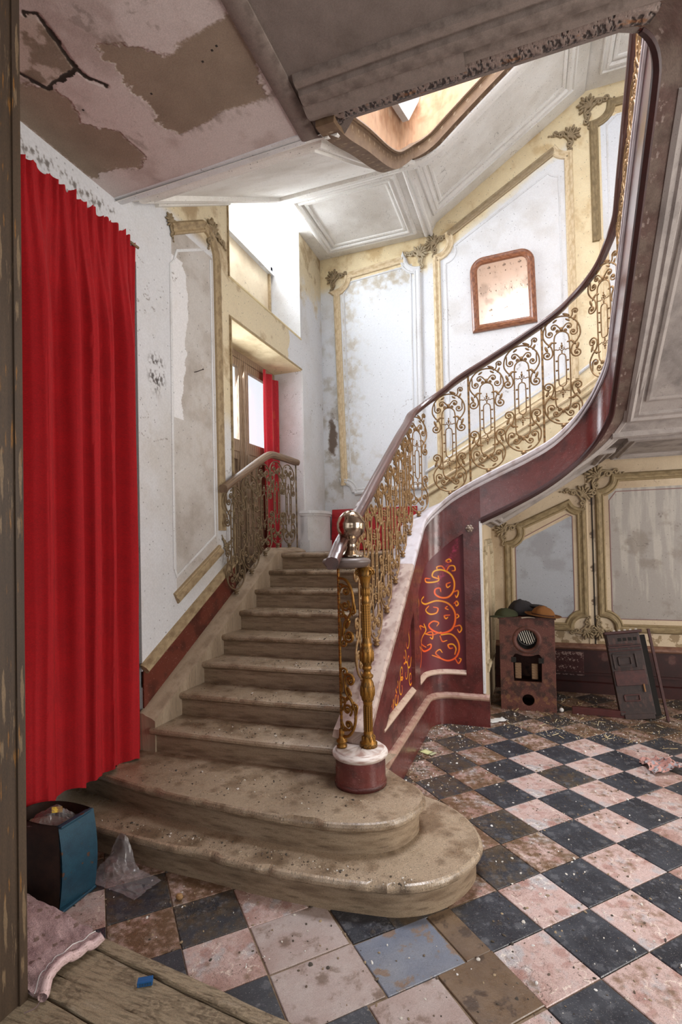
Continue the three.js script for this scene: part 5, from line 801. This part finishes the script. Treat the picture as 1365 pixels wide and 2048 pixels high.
// ------------------------------------------------------------------ speaker cabinet with hats
{
  const t = thing('speaker_cabinet', 'gutted reddish brown wooden loudspeaker cabinet standing under the stairs', 'speaker', [-0.258, 0.0, -2.72], 0.02);
  const wood = std({ map: tex(512, 512, (u, v) => { const a = F(u * 3, v * 3), b = F(u * 6 + .3, v * 6); let k = mixc([94, 54, 46], [60, 36, 30], sm(0.35, 0.7, a)); k = mixc(k, [128, 92, 58], 0.7 * sm(0.5, 0.7, b) * sm(0.5, 0.1, v)); if (Wn(u * 2, v * 2) > 0.99) k = [190, 160, 130]; return mul(k, 0.88 + 0.24 * Wn(u * 4, v * 4)); }, 1, 1), roughness: 0.65 });
  const sh = new THREE.Shape(rect(-0.245, 0, 0.245, 0.86).map((p) => new THREE.Vector2(...p))); const circ = (x, y, r) => { const p = new THREE.Path(); p.absarc(x, y, r, 0, 6.2832, true); return p; };
  sh.holes.push(circ(0.0, 0.665, 0.118), circ(0.0, 0.10, 0.056));
  const mid = new THREE.Path(); mid.moveTo(-0.125, 0.27); mid.lineTo(0.125, 0.27); mid.lineTo(0.13, 0.50); mid.quadraticCurveTo(0.11, 0.545, 0.085, 0.53); mid.quadraticCurveTo(0, 0.50, -0.085, 0.53); mid.quadraticCurveTo(-0.11, 0.545, -0.13, 0.50); mid.closePath(); sh.holes.push(mid);
  mesh('front_panel', metric(new THREE.ExtrudeGeometry(sh, { depth: 0.02, bevelEnabled: true, bevelSize: 0.002, bevelThickness: 0.002, bevelSegments: 1, curveSegments: 20 })), wood, t);
  for (const k of [1, -1]) mesh('side_panel', box(0.018, 0.86, 0.34, k * 0.237, 0.43, -0.17), wood, t);
  mesh('top_panel', rbox(0.52, 0.02, 0.38, 0.004, 0, 0.868, -0.165), wood, t); mesh('bottom_panel', box(0.46, 0.02, 0.34, 0, 0.012, -0.17), wood, t); mesh('back_panel', box(0.46, 0.84, 0.015, 0, 0.44, -0.335), wood, t);
  mesh('baffle', box(0.44, 0.02, 0.3, 0, 0.235, -0.16), wood, t); mesh('speaker_ring', metric(new THREE.TorusGeometry(0.112, 0.024, 10, 36).scale(1, 1, 1.2).translate(0, 0.665, 0.004)), wood, t);
  mesh('cone', lathe([[0.10, 0.0], [0.07, -0.05], [0.045, -0.06], [0, -0.055]], 28).rotateX(Math.PI / 2).translate(0, 0.665, -0.02), M.dark, t);
  const g = mesh('grille', metric(new THREE.TorusGeometry(0.078, 0.006, 6, 30).translate(0, 0.69, -0.012)), std({ color: new THREE.Color(0.05, 0.05, 0.05), roughness: 0.6 }), t);
  const pale = std({ color: new THREE.Color(0.62, 0.6, 0.52), roughness: 0.6 });
  for (let i = -3; i <= 3; i++) { const l = 2 * Math.sqrt(0.074 ** 2 - (i * 0.02) ** 2); const sl = mesh('slat', rbox(0.008, l, 0.005, 0.002), pale, g); sl.position.set(i * 0.02, 0.69, -0.01); sl.rotation.z = 0.32; }
  for (const k of [1, -1]) mesh('cleat', rbox(0.058, 0.15, 0.02, 0.006, k * 0.075 - 0.01, 0.36, -0.04), std({ map: tex(128, 128, woodF([140, 112, 84], [96, 70, 50]), 0.3, 0.3), roughness: 0.7 }), t);
  for (const k of [1, -1]) mesh('hole_block', box(0.045, 0.05, 0.004, k * 0.122, 0.475, 0.022), M.dark, t);
  // hats
  const felt = (c) => std({ map: tex(128, 128, (u, v) => mul(c, 0.7 + 0.6 * F(u * 6, v * 6)), 0.2, 0.2), roughness: 0.95 });
  const dome = (a, b, c, flat = 0) => { const g = new THREE.SphereGeometry(1, 24, 12, 0, 6.2832, 0, Math.PI / 2); const p = g.attributes.position; for (let i = 0; i < p.count; i++) { const k = 1 + 0.35 * (F(p.getX(i) * .3 + a, p.getZ(i) * .3 + p.getY(i) * .2) - .5); p.setXYZ(i, p.getX(i) * a * k, p.getY(i) * b * k, p.getZ(i) * c * k); } g.computeVertexNormals(); return g; };
  const cap = thing('flat_cap', 'crumpled black cloth cap lying on top of the loudspeaker cabinet', 'cap', [-0.30, 0.886, -2.90], 0.1); cap.rotation.z = 0.03;
  const blk = felt([44, 42, 46]); mesh('crown', dome(0.14, 0.15, 0.12), blk, cap); mesh('peak', metric(new THREE.SphereGeometry(1, 18, 8).scale(0.09, 0.018, 0.075).rotateZ(-0.15).translate(0.15, 0.07, 0.02)), blk, cap);
  const hat = thing('felt_hat', 'brown felt hat with a curled brim beside the black cap', 'hat', [-0.11, 0.893, -2.72], 0); hat.rotation.z = -0.12;
  const brn = felt([128, 84, 42]); mesh('crown', dome(0.11, 0.10, 0.09), brn, hat); mesh('brim', lathe([[0.08, 0.004], [0.12, -0.002], [0.15, 0.002], [0.165, 0.012], [0.163, 0.016], [0.148, 0.007], [0.12, 0.004], [0.08, 0.01]], 30).scale(1, 1, 0.8), brn, hat); mesh('band', lathe([[0.102, 0.0], [0.104, 0.02], [0.1, 0.022]], 30).scale(1, 1, 0.92), felt([70, 40, 24]), hat);
  const gr = thing('cloth_beret', 'mossy dark green beret squashed flat at the left edge of the loudspeaker cabinet', 'beret', [-0.44, 0.882, -2.74], 0.2); const gm = felt([58, 62, 40]); mesh('crown', dome(0.115, 0.08, 0.09), gm, gr); mesh('peak', metric(new THREE.SphereGeometry(1, 16, 8).scale(0.08, 0.01, 0.06).translate(-0.08, 0.0, 0.04)), gm, gr);
  const pp = one('paper_scrap', 'torn white paper strip on the edge of the loudspeaker cabinet', 'paper', sheet((u, v) => V((u - .5) * 0.12, 0.004 + 0.006 * Math.sin(u * 3), (v - .5) * 0.06), 8, 4), std({ color: new THREE.Color(0.7, 0.68, 0.62) }), [-0.24, 0.880, -2.62]); pp.rotation.y = 0.2;
}
// ------------------------------------------------------------------ broken heater front, boards
{
  const t = thing('old_heater', 'dark wooden and iron heater front leaning crookedly against the wainscot', 'heater', [0.66, 0.0, -2.70]); t.rotation.order = 'YXZ'; t.rotation.set(-0.2, 0.0, 0.13);
  const dk = std({ map: tex(256, 256, (u, v) => { let k = mixc([64, 46, 42], [38, 28, 27], F(u * 3, v * 3)); return mul(mixc(k, [92, 60, 54], 0.6 * sm(0.55, 0.7, F(u * 5, v * 2))), 0.85 + 0.3 * Wn(u * 2, v * 2)); }, 0.5, 0.5), roughness: 0.55 });
  const red = std({ map: tex(256, 256, (u, v) => mul(mixc([84, 44, 40], [52, 28, 28], F(u * 3, v * 3)), 0.85 + 0.3 * Wn(u * 2, v * 2)), 0.5, 0.5), roughness: 0.5 });
  mesh('body', rbox(0.28, 0.72, 0.10, 0.006, 0, 0.40, -0.05), dk, t); mesh('top_plate', rbox(0.31, 0.025, 0.13, 0.005, 0.01, 0.765, -0.05), red, t);
  mesh('vent_plate', rbox(0.26, 0.10, 0.012, 0.003, 0, 0.70, 0.004), dk, t); for (let i = 0; i < 4; i++) mesh('vent_slot', box(0.028, 0.03, 0.004, -0.03 + i * 0.042, 0.70, 0.011), M.dark, t); for (let i = 0; i < 5; i++) mesh('tooth', box(0.02, 0.012, 0.012, -0.06 + i * 0.045, 0.783, 0.0), std({ color: new THREE.Color(0.5, 0.47, 0.42) }), t);
  mesh('ledge', [rbox(0.27, 0.014, 0.02, 0.003, 0, 0.635, 0.006), rbox(0.27, 0.01, 0.016, 0.003, 0, 0.60, 0.006), rbox(0.2, 0.01, 0.016, 0.003, -0.03, 0.655, 0.01)], red, t);
  const fr = (cx, cy, w, h) => [rbox(w, 0.012, 0.014, 0.003, cx, cy + h / 2, 0.006), rbox(w, 0.012, 0.014, 0.003, cx, cy - h / 2, 0.006), rbox(0.012, h, 0.014, 0.003, cx - w / 2, cy, 0.006), rbox(0.012, h, 0.014, 0.003, cx + w / 2, cy, 0.006)];
  mesh('upper_panel', [...fr(-0.02, 0.51, 0.18, 0.13), ...fr(-0.02, 0.51, 0.10, 0.07)], dk, t); mesh('lower_drawer', [rbox(0.25, 0.13, 0.014, 0.003, 0, 0.36, 0.004), ...fr(-0.02, 0.19, 0.12, 0.05)], red, t); mesh('foot', [rbox(0.24, 0.05, 0.11, 0.006, 0.01, 0.03, -0.05)], dk, t);
  mesh('handle', rbox(0.014, 0.07, 0.012, 0.004, 0.09, 0.27, 0.014), std({ map: tex(64, 64, woodF([150, 110, 74], [110, 76, 50]), 0.1, 0.1) }), t); mesh('inner_side', rbox(0.06, 0.70, 0.09, 0.005, 0.155, 0.38, -0.06), M.dark, t);
  const lath = one('wooden_lath', 'thin reddish lath leaning on the right side of the broken heater', 'lath', rbox(0.022, 0.80, 0.03, 0.003, 0, 0.40, 0), red, [0.885, 0.003, -2.72]); lath.rotation.set(-0.18, 0, 0.135);
  const beam = one('floor_timber', 'short dark red timber lying on the floor left of the heater', 'timber', rbox(0.44, 0.062, 0.05, 0.004, 0, 0.031, 0), std({ map: tex(256, 64, woodF([84, 36, 34], [54, 24, 24]), 0.5, 0.1), roughness: 0.55 }), [0.34, 0, -2.74], -0.02);
  const st = one('floor_stick', 'thin splintered stick propped by the small white ball', 'stick', rbox(0.26, 0.012, 0.016, 0.003, 0.13, 0.006, 0), std({ map: tex(128, 64, woodF([140, 112, 80], [96, 70, 50]), 0.3, 0.1) }), [0.04, 0.03, -2.86], -0.35); st.rotation.z = -0.06;
  one('white_ball', 'small white plastic ball on the floor beside the loudspeaker cabinet', 'ball', new THREE.SphereGeometry(0.02, 18, 12).translate(0, 0.02, 0), std({ color: new THREE.Color(0.7, 0.7, 0.68), roughness: 0.4 }), [0.03, 0.002, -2.74]);
}
// ------------------------------------------------------------------ rosette, nail
{
  const ro = thing('rosette_knob', 'small dusty flower shaped metal knob on the oxblood stair side', 'knob', [-0.70, 1.719, -2.172]);
  const gm = std({ map: tex(64, 64, (u, v) => mixc([190, 176, 160], [96, 80, 70], F(u * 3, v * 3)), 0.05, 0.05), roughness: 0.6, metalness: 0.3 });
  mesh('centre', new THREE.SphereGeometry(0.016, 12, 8).scale(1, 1, 0.7).translate(0, 0, 0.016), gm, ro); for (let i = 0; i < 6; i++) { const a = i / 6 * 6.283; mesh('petal', new THREE.SphereGeometry(1, 8, 6).scale(0.013, 0.013, 0.007).translate(0.022 * Math.cos(a), 0.022 * Math.sin(a), 0.007), gm, ro); }
  one('wall_nail', 'bent rusty nail driven into the grey wall panel beside the stairs', 'nail', merge([tube([V(0, 0, 0), V(0.02, 0.006, -0.01), V(0.05, 0.03, -0.045)], 0.0032, 8, 6), new THREE.SphereGeometry(0.006, 8, 6).translate(0.05, 0.03, -0.045)]), std({ color: new THREE.Color(0.05, 0.035, 0.03), metalness: 0.5, roughness: 0.6 }), [XL, 2.955, -0.85]);
}
// ------------------------------------------------------------------ foreground: jamb, boards, blue bin, bags, cloth and small litter
{
  const j = struct('door_2', [box(0.13, 3.84, 0.17, -1.965, 1.90, 1.235), box(0.045, 3.838, 0.20, -1.98, 1.90, 1.235), box(0.012, 3.836, 0.03, -1.897, 1.90, 1.17)], M.frameDark); j.rotation.z = -0.0042; j.position.x = -0.006;
  mesh('jamb_bead', [new THREE.CylinderGeometry(0.012, 0.012, 3.84, 8).translate(-1.925, 1.9, 1.148), new THREE.CylinderGeometry(0.008, 0.008, 3.84, 8).translate(-1.955, 1.9, 1.136)], M.frameDark, j);
  struct('wall_front_inner', box(0.56, 3.84, 0.2, -2.32, 1.89, 1.25), M.white);
  const plankM = (s) => std({ map: tex(512, 256, (u, v) => { const sw = F(u * 0.8 + s, v * 0.7 + s), g = Math.sin(60 * (v * 1.3 + 0.9 * sw * sw)) * 0.5 + 0.5, h = F(u * 4, v * 16 + s); let k = mixc([148, 132, 108], [92, 78, 60], 0.6 * g * sm(0.3, 0.6, sw) + 0.5 * sm(0.45, 0.75, h)); return mul(mixc(k, [176, 164, 146], 0.4 * sm(0.6, 0.8, F(u * 2, v * 2 + s))), 0.88 + 0.24 * Wn(u * 3, v * 3)); }, 0.9, 0.45), roughness: 0.75, bumpMap: gray(256, 256, (u, v) => F(u * 3, v * 14), 0.8, 0.4), bumpScale: 0.006 });
  const board = (label, q, h, seed) => { // q: four plan corners; a slightly uneven board
    const n = 26, s = new THREE.BufferGeometry(), c = (a, b) => V(0, 0, 0), r = rng(seed);
    const top = (u, v) => { const a = [lerp(q[0][0], q[1][0], u), lerp(q[0][1], q[1][1], u)], b = [lerp(q[3][0], q[2][0], u), lerp(q[3][1], q[2][1], u)], e = 0.006 * (F(u * 1.7 + seed, v < .5 ? .2 : .7) - .5), k = v < 0.01 || v > 0.99 ? -0.005 : 0; return V(lerp(a[0], b[0], v), h + k + 0.006 * (F(u + seed, v * .4) - .5), lerp(a[1], b[1], v) + (v < .5 ? e : -e)); };
    const t1 = sheet(top, n, 12, (u, v, p) => [p.x, p.z], 0.7), sides = []; for (const v of [0, 1]) sides.push(sheet((u, w) => { const p = top(u, v); return V(p.x, lerp(p.y, 0.001, w), p.z); }, n, 1, (u, w, p) => [p.x, p.z + w * .03])); for (const u of [0, 1]) sides.push(sheet((v, w) => { const p = top(u, v); return V(p.x, lerp(p.y, 0.001, w), p.z); }, 6, 1, (a, w, p) => [p.x, p.z + w * .03]));
    return one('threshold_board', label, 'board', [t1, ...sides].length ? merge([t1, ...sides]) : t1, plankM(seed));
  };
  board('narrow grey weathered board along the edge of the tiled floor', [[-2.3, 0.80], [-0.9, 0.948], [-0.9, 1.003], [-2.3, 0.842]], 0.034, 0.3);
  board('wide grey board with swirling knotted grain under the blue matchbox', [[-2.3, 0.846], [-0.9, 1.008], [-0.9, 1.128], [-2.3, 1.00]], 0.024, 1.7);
  board('plain grey board between the swirling board and the dark gap', [[-2.3, 1.005], [-0.9, 1.133], [-0.9, 1.22], [-2.3, 1.075]], 0.03, 2.6);
  board('nearest grey board at the bottom edge of the picture', [[-2.3, 1.085], [-0.9, 1.23], [-0.9, 1.42], [-2.3, 1.40]], 0.028, 3.9);
  // blue bin, D-shaped in plan
  const bin = thing('blue_bin', 'battered blue metal bin with an open top beside the lowest step', 'bin', [-2.19, 0, 0.67]);
  const blue = std({ map: tex(256, 256, (u, v) => { const a = F(u * 3, v * 3), b = F(u * 5 + .2, v * 5); let k = mixc([34, 74, 92], [24, 54, 72], a); k = mixc(k, [84, 56, 44], sm(0.66, 0.7, 0.5 * b + 0.5 * F(u * 2.3 + .6, v * 1.7))); return mul(k, 0.88 + 0.24 * Wn(u * 3, v * 3)); }, 0.5, 0.5), metalness: 0.2, roughness: 0.5 }), rust = std({ map: tex(256, 256, (u, v) => mul(mixc([60, 40, 30], [34, 24, 20], F(u * 3, v * 3)), 0.85 + 0.3 * Wn(u, v)), 0.5, 0.5), metalness: 0.2, roughness: 0.65 });
  const H = 0.375, bul = (v) => 0.022 * Math.sin(v * Math.PI), face = (u, v) => V(lerp(-0.012, 0.012, u) + bul(v) + (v < .5 ? -0.0 : 0), v * H, lerp(0.09, -0.085, u) - 0.02 * v * 0);
  mesh('blue_face', [sheet(face, 8, 16, (u, v) => [u * 0.18, v * 0.4]), sheet((u, v) => face(u, v).add(V(-0.008, 0, 0)), 8, 16, (u, v) => [u * 0.18, v * 0.4])], blue, bin);
  mesh('rim_fold', [rbox(0.022, 0.012, 0.18, 0.004, 0.0, H - 0.004, 0.002), rbox(0.03, 0.012, 0.19, 0.004, 0.004, 0.008, 0.002), rbox(0.02, 0.01, 0.17, 0.003, -0.022, H - 0.012, 0.002)], blue, bin);
  const around = (t) => { const a = lerp(-0.5 * Math.PI, -1.5 * Math.PI, t); return [-0.02 + 0.26 * Math.cos(a) * 1.0, 0.0 - 0.088 * 1.0 * -Math.sin(a) * -1]; };
  const back = (off) => (u, v) => { const a = Math.PI / 2 + u * Math.PI, x = -0.01 + (0.30 + off) * Math.cos(a), z = 0.002 + (0.09 + 0.05 * Math.sin(u * Math.PI) + off) * Math.sin(a); return V(x + bul(v) * 0.4, v * H, z); };
  mesh('body', [sheet(back(0), 30, 8, (u, v) => [u * 0.8, v * 0.4]), sheet(back(-0.006), 30, 8, (u, v) => [u * 0.8, v * 0.4])], rust, bin); mesh('bottom', metric(new THREE.CircleGeometry(1, 28).scale(0.14, 0.08, 1).rotateX(-Math.PI / 2).translate(-0.15, 0.03, 0)), rust, bin);
  mesh('rubbish', sheet((u, v) => { const a = u * 6.2832, r = v; return V(-0.14 + 0.15 * r * Math.cos(a), 0.315 + 0.03 * (F(u, v) - .5), 0.075 * r * Math.sin(a)); }, 24, 6), M.grout, bin);
  const film = (tint) => phy({ color: tint, roughness: 0.22, transmission: 0.86, thickness: 0, ior: 1.45 });
  const crumple = (w, d, h, seed, nu = 22) => sheet((u, v) => { const n = F(u * 0.9 + seed, v * 0.9 + seed * .7), n2 = F(u * 2.3 + seed, v * 2.3); return V((u - .5) * w, h * (0.25 + 0.9 * n + 0.35 * n2) * (0.25 + Math.sin(u * Math.PI) * Math.sin(v * Math.PI)), (v - .5) * d); }, nu, nu, null, 0.25);
  const bg = thing('plastic_pouch', 'clear plastic pouch with a yellow price label lying in the blue bin', 'bag', [-2.31, 0.335, 0.68], 0.5); bg.rotation.z = -0.15; mesh('pouch', crumple(0.20, 0.13, 0.06, 0.3), film(0xd8d0d0), bg);
  const lb = mesh('label', rbox(0.045, 0.003, 0.034, 0.001), std({ map: tex(64, 64, (u, v) => (Math.floor(v * 9) % 2 && u > .15 && u < .8 && v > .2 ? [150, 124, 50] : [214, 184, 70]), 0.045, 0.034), roughness: 0.6 }), bg); lb.position.set(0.0, 0.062, 0.005); lb.rotation.set(0.35, 0.4, -0.2);
  const pl = one('bottle_cap', 'round white plastic cap in the blue bin beside the pouch', 'cap', lathe([[0, 0], [0.017, 0], [0.017, 0.008], [0.014, 0.011], [0, 0.011]], 18), std({ color: new THREE.Color(0.68, 0.66, 0.62) }), [-2.235, 0.335, 0.655]); pl.rotation.set(0.4, 0, 0.3);
  one('bottle_cap', 'second white plastic cap in the blue bin, lower and half buried', 'cap', lathe([[0, 0], [0.017, 0], [0.017, 0.008], [0.014, 0.011], [0, 0.011]], 18), pl.material, [-2.255, 0.326, 0.675]).rotation.set(0.2, 0, 0.1);
  const pb = one('plastic_bag', 'crumpled clear plastic bag on the tiles against the lowest step', 'bag', sheet((u, v) => { const n = F(u * 1.1 + .4, v * 1.1), n2 = F(u * 2.7, v * 2.7 + .3); return V((u - .5) * 0.34 + 0.03 * (n2 - .5), 0.010 + 0.16 * Math.pow(1 - v, 2.2) * Math.exp(-(((u - 0.22) / 0.22) ** 2)) + 0.028 * n * (1 - Math.abs(2 * v - 1) * .5) * (0.3 + n2), (v - .5) * 0.16 + 0.03 * (n - .5)); }, 30, 20, null, 0.8), film(0xe6e0e2), [-2.07, 0.004, 0.515], -0.12);
  // pale cloth thrown over the boards
  const cloth = thing('floor_cloth', 'dirty pale pink cloth with a rolled hem thrown over the boards', 'cloth');
  const A = [-2.42, 0.79], B = [-1.83, 0.885], C2 = [-1.835, 1.15], D = [-2.35, 1.16], cs = (u, v) => { const x = lerp(lerp(A[0], B[0], u), lerp(D[0], C2[0], u), v), z = lerp(lerp(A[1], B[1], u), lerp(D[1], C2[1], u), v); const cut = u * (v > 0.45 ? 1 - 0.22 * sm(0.45, 0.75, v) * (1 - sm(.75, 1, v)) : 1); return V(x - 0.045 * u * Math.sin(v * 3.14), 0.052 + 0.05 * (F(u * .8, v * .8 + .2)) + 0.03 * Math.sin(v * 5 + u * 3) * (1 - u * .5) - 0.03 * sm(0.85, 1, v), z); };
  const pinkC = std({ map: tex(256, 256, (u, v) => { const a = F(u * 2, v * 2), b = F(u * 5, v * 5); let k = mixc([198, 172, 172], [160, 132, 130], a); k = mixc(k, [108, 88, 76], 0.7 * sm(0.62, 0.75, b)); return mul(k, 0.85 + 0.3 * Wn(u * 4, v * 4)); }, 0.5, 0.5), roughness: 0.95, bumpMap: gray(256, 256, (u, v) => Wn(u, v) * .5 + .5 * F(u * 8, v * 8), 0.25, 0.25), bumpScale: 0.004 });
  mesh('cloth', [sheet(cs, 40, 40, (u, v, p) => [p.x, p.z], 2), sheet((u, v) => cs(u, v).add(V(0, -0.012, 0)), 20, 20, (u, v, p) => [p.x, p.z], 2)], pinkC, cloth);
  const hem = []; for (let i = 0; i <= 20; i++) { const p = cs(1, i / 20); hem.push(p.add(V(0.002, -0.006, 0))); } mesh('hem', tube(hem, 0.017, 60, 8), std({ map: pinkC.map, color: new THREE.Color(1.35, 1.4, 1.4), roughness: 0.9 }), cloth);
  const seam = []; for (let i = 0; i <= 24; i++) seam.push(cs(0.93, i / 24).add(V(0, 0.002, 0))); mesh('stitching', tube(seam, 0.0022, 60, 5), std({ color: new THREE.Color(0.75, 0.72, 0.7) }), cloth);
  mesh('loose_thread', tube([cs(1, 1), cs(1, 1).add(V(0.01, -0.01, 0.03)), cs(1, 1).add(V(-0.01, -0.012, 0.06))], 0.0018, 12, 5), pinkC, cloth);
  // small things
  const mb = thing('matchbox', 'small bright blue matchbox lying on the swirling grey board', 'matchbox', [-1.548, 0.026, 0.968], 0.55); const mbm = std({ map: tex(64, 32, (u, v) => mul([24, 84, 140], 0.85 + 0.3 * F(u * 3, v * 3)), 0.05, 0.03), roughness: 0.5 }); mesh('sleeve', rbox(0.052, 0.017, 0.026, 0.001, 0, 0.0085, 0), mbm, mb); mesh('tray', box(0.006, 0.012, 0.022, -0.028, 0.009, 0), std({ color: new THREE.Color(0.30, 0.24, 0.17) }), mb); for (let i = 0; i < 5; i++) mesh('tab', box(0.006, 0.008, 0.001, -0.016 + i * 0.009, 0.008, 0.0135), std({ color: new THREE.Color(0.01, 0.05, 0.1) }), mb);
  one('nut_shell', 'small tan nut shell on the tiles in front of the steps', 'nut', new THREE.SphereGeometry(1, 14, 10).scale(0.018, 0.014, 0.014).translate(0, 0.014, 0), std({ map: tex(64, 64, (u, v) => mixc([176, 138, 88], [110, 80, 48], F(u * 4, v * 4)), 1, 1), roughness: 0.6 }), [-1.74, 0.001, 0.525]);
  const gp = thing('green_packet', 'flat pale green printed packet on the floor at the foot of the stair side', 'packet', [-0.985, 0.002, -1.45], -0.5); mesh('card', rbox(0.10, 0.006, 0.065, 0.002, 0, 0.003, 0), std({ map: tex(64, 64, (u, v) => (Math.abs(u - .5) < .2 && Math.abs(v - .5) < .25 ? [206, 204, 150] : (u < .12 || u > .88) ? [96, 92, 60] : [188, 190, 136]), 0.1, 0.065, -0.05, -0.0325), roughness: 0.6 }), gp); mesh('flap', rbox(0.02, 0.004, 0.065, 0.001, 0.062, 0.008, 0), std({ color: new THREE.Color(0.4, 0.4, 0.24) }), gp);
  const sc = one('cloth_scrap', 'stiff grey and pink scrap of cloth lying on the chequered tiles', 'cloth', sheet((u, v) => V((u - .5) * 0.26 * (0.5 + 0.5 * v) + 0.05 * (F(u, v) - .5), 0.008 + 0.06 * Math.abs(Math.sin(u * 4.5 + v * 1.5)) * F(u * 1.3 + .2, v * 1.3) + 0.03 * v * u, (v - .5) * 0.22), 26, 20, null, 0.4), std({ map: tex(128, 128, (u, v) => { const k = F(u * 2, v * 2) > 0.52 ? [150, 146, 148] : [176, 130, 120]; return mixc(k, [80, 58, 50], sm(0.62, 0.7, F(u * 4, v * 4))); }, 1, 1), roughness: 0.85 }), [0.60, 0.001, -1.66], 0.5);
  one('paper_sheet', 'crumpled white newspaper scrap by the foot of the stair wall', 'paper', sheet((u, v) => V((u - .5) * 0.14, 0.004 + 0.03 * F(u, v) * u, (v - .5) * 0.09), 10, 8), std({ color: new THREE.Color(0.6, 0.6, 0.58) }), [-0.52, 0.001, -2.32], 0.5);
  // dust, straw and plaster crumbs on floor and treads: nobody could count them
  const crumb = (name, label, geo, mat, n, seed, place, cols, s0, s1) => {
    const im = new THREE.InstancedMesh(geo, mat, n), r = rng(seed), d = new THREE.Object3D(), c = new THREE.Color();
    for (let i = 0; i < n; i++) { const p = place(r); const s = s0 + (s1 - s0) * Math.pow(r(), 3); d.position.set(p[0], p[1], p[2]); d.rotation.set(r() * .5, r() * 6.28, r() * .5); d.scale.set(s * (0.6 + r()), s * (0.4 + 0.5 * r()), s * (0.6 + r())); d.updateMatrix(); im.setMatrixAt(i, d.matrix); const k = cols[Math.floor(r() * cols.length)]; im.setColorAt(i, c.setRGB(...k)); }
    im.name = name; scene.add(im); im.userData = { kind: 'stuff', label, category: 'debris' }; return im;
  };
  const chip = new THREE.DodecahedronGeometry(0.5, 0), cm = std({ roughness: 0.9 });
  const pl1 = (r) => { for (;;) { const t = r(); let x, z; if (t < 0.4) { x = lerp(-0.5, 1.6, r()); z = -3.4 + 1.3 * Math.pow(r(), 0.8); } else if (t < 0.50) { const s = lerp(0.2, 2.6, r()), [a, b] = well(s, -0.05 - 0.3 * Math.pow(r(), 2)); x = a; z = b; } else { x = lerp(-2.5, 1.6, r()); z = lerp(-2, 1.6, r()); } if ((x < -0.42 && z < 0.42 && z > -0.5) || (x < -1.05 && z < 0.4) || (x < -0.6 && z < -2.2) || (z > 0.8 && x < -0.88)) continue; return [x, 0.001, z]; } };
  crumb('floor_debris', 'plaster crumbs and grit scattered over the tiled floor', chip, cm, 9000, 5, pl1, [[0.5, 0.46, 0.4], [0.22, 0.16, 0.1], [0.10, 0.07, 0.05], [0.6, 0.58, 0.54], [0.05, 0.04, 0.03], [0.3, 0.22, 0.13], [0.06, 0.045, 0.03], [0.12, 0.09, 0.06]], 0.002, 0.014);
  crumb('straw_litter', 'straw and wood splinters littering the floor below the stairs', new THREE.BoxGeometry(1, 0.06, 0.08), cm, 420, 8, (r) => [lerp(-0.5, 1.6, r()), 0.002, -3.3 + 1.25 * r()], [[0.42, 0.32, 0.17], [0.2, 0.14, 0.08], [0.5, 0.42, 0.26]], 0.02, 0.07);
  crumb('step_debris', 'dirt crumbs and flakes lying on the stone treads', chip, cm, 2200, 11, (r) => { const n = 1 + Math.floor(10 * Math.pow(r(), 1.3)); if (n <= 2) { const x = lerp(-2.4, n === 1 ? -0.7 : -0.95, r()), z = n === 1 ? lerp(-0.05, 0.36, r()) : lerp(-0.12, 0.18, r()); return [x, n * RISE + 0.001, x > -1.3 && n === 2 ? Math.max(z, 0.0) : (n === 1 && z < 0.28 ? 0.28 + 0.08 * r() : z)]; } return [lerp(-2.42, -1.3, r()), n * RISE - 0.003, NOSE(n) - 0.03 - 0.2 * r()]; }, [[0.10, 0.07, 0.05], [0.05, 0.04, 0.03], [0.3, 0.24, 0.16], [0.5, 0.46, 0.4], [0.07, 0.05, 0.03]], 0.002, 0.012);
}
scene.traverse((o) => { if (o.isMesh) { o.castShadow = true; o.receiveShadow = true; } });
renderer.render(scene, camera);
